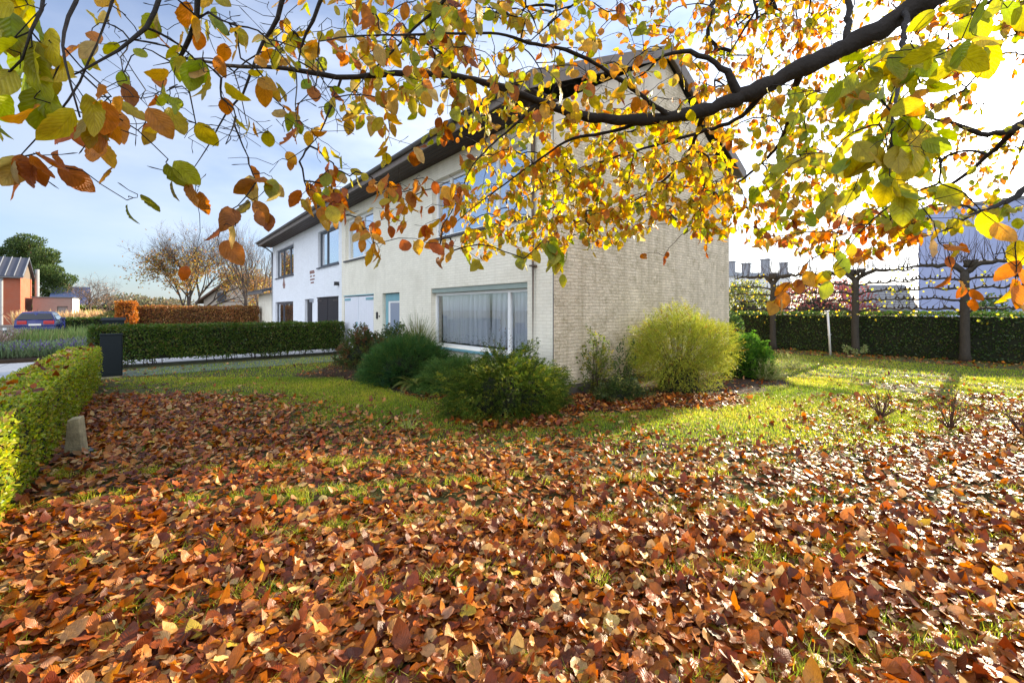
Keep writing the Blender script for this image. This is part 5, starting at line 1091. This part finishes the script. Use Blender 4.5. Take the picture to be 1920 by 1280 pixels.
# ------------------------------------------------------------------ beyond the boundary hedge, right
lb_ = empty('lilac_building', at(1830, 580, 44)*np.array((1, 1, 0)), 'tall plain lilac blue building behind the pleached tree with long shoots', 'building')
p = at(1722, 400, 40); X0 = p[0]; ztop = EYE+(580-398)/FL*40
MB().box(X0, -30, 0, X0+14, p[1], ztop).build('wall', M['lilac'], lb_)
MB().box(X0-.12, -30.1, ztop, X0+14, p[1]+.12, ztop+.25).build('roof_edge', M['zinc'], lb_)
M['chimney'] = mat('haze paled chimney render', (.30, .31, .34), .8)  # grey lightened: distance haze is put into the colour
rb_ = empty('tiled_outbuilding', at(1675, 580, 33)*np.array((1, 1, 0)), 'outbuilding with weathered banded roof between the middle tree and the lilac building', 'outbuilding')
z0_, z1_ = EYE+(580-583)/FL*33, EYE+(580-536)/FL*33
cr = np.array((CS, -SN, 0.)); cf = np.array((SN, CS, 0.))
a = at(1585, 580, 33); c_ = at(1716, 580, 33); a[2] = c_[2] = 0; zz = np.array((0, 0, 1.))
MB().prism([a, c_-cr*.25, c_-cr*.25+zz*(z0_+.05), a+zz*(z0_+.05)], cf*5).build('wall', M['brownroof'], rb_)
e1, e2 = a-cf*.3+zz*z0_, c_-cf*.3+zz*z0_; dep_ = .9; t1, t2 = a+cf*dep_+zz*(z1_+.02), c_+cf*dep_-cr*.05+zz*(z1_+.02)
rf = MB().prism([e1, e2, t2, t1], (0, 0, .12)).build('roof', M['zinc'], rb_)
MB().prism([c_-cf*.28+zz*z0_+cr*.004, c_+cf*5+zz*z0_+cr*.004, c_+cf*(dep_)+zz*(z1_+.1)+cr*.004], cr*.06).build('roof_side', M['zinc'], rb_)
rr = MB()
for i in range(10):
    t = (i+.15)/10; q1 = e1+(t1-e1)*t+zz*.125; q2 = e2+(t2-e2)*t+zz*.125; rr.prism([q1, q2, q2+zz*.09, q1+zz*.09], cf*.05)
rr.build('roof_battens', M['chimney'], rf)
ro, a, b_, bk = gable_house('terrace_house', 'distant terrace roof with a row of chimneys seen past the gable wall', 1290, 1420, 505, 528, 62, M['white_render'], M['zinc'], 20)
fb = at(1440, 580, 60); ft = empty('flat_building', fb*np.array((1, 1, 0)), 'distant pale flat roofed building with square chimneys on top', 'building')
q0, q1 = at(1330, 580, 60), at(1482, 580, 60); dv = unit(q1-q0); bk = np.array((-dv[1], dv[0], 0)); bk = bk if np.dot(bk, (SN, CS, 0)) > 0 else -bk; zt = EYE+(580-518)/FL*60
MB().prism([(q0[0], q0[1], 0), (q1[0], q1[1], 0), (q1[0], q1[1], zt), (q0[0], q0[1], zt)], bk*9).build('wall', M['white_render'], ft)
e0, e1 = q0-bk*.3, q1-bk*.3; MB().prism([(e0[0], e0[1], zt), (e1[0], e1[1], zt), (e1[0], e1[1], zt+.5), (e0[0], e0[1], zt+.5)], bk*9.6).build('roof', M['grey'], ft)
for px, w, h in ((1372, .7, 1.6), (1399, .9, 1.3), (1435, .9, 1.9), (1469, .8, 1.4)):
    q = at(px, 580, 61); ch_ = MB().box(q[0]-w/2, q[1]-w/2, zt+.5, q[0]+w/2, q[1]+w/2, zt+.5+h); ch_.box(q[0]-w*.62, q[1]-w*.62, zt+.5+h, q[0]+w*.62, q[1]+w*.62, zt+.65+h); ch_.build('chimney', M['chimney'], ft)
def hb(name, label, px0, px1, py, d, n, pal, leaf, cat='shrub'):
    for_ = at((px0+px1)/2, py, d); blob(name, label, (px0+px1)/2, py, d, (px1-px0)/2/FL*d*1.1, 1, n, pal, leaf, cat)
hb('red_shrub', 'dusky red leaved shrub behind the hedge, between the first two pleached trees', 1452, 1620, 520, 24, 7500, [(2, (.22, .055, .06)), (2, (.3, .09, .09)), (1, (.2, .12, .1))], .13)
hb('green_shrub', 'olive green shrub with yellow leaves behind the pleached tree by the gable wall', 1340, 1450, 528, 22.5, 6500, [(2, (.10, .13, .03)), (1, (.3, .3, .05)), (1, (.16, .17, .05))], .12)
hb('green_shrub', 'leafy green shrub in front of the lilac wall', 1822, 1890, 560, 21.5, 1600, [(2, (.10, .16, .05)), (1, (.2, .24, .06))], .16)
hb('corner_shrub', 'dark leafy shrub between the gable end and the boundary hedge', 1352, 1396, 590, 16.4, 1300, [(2, (.05, .10, .025)), (1, (.09, .14, .03))], .11)
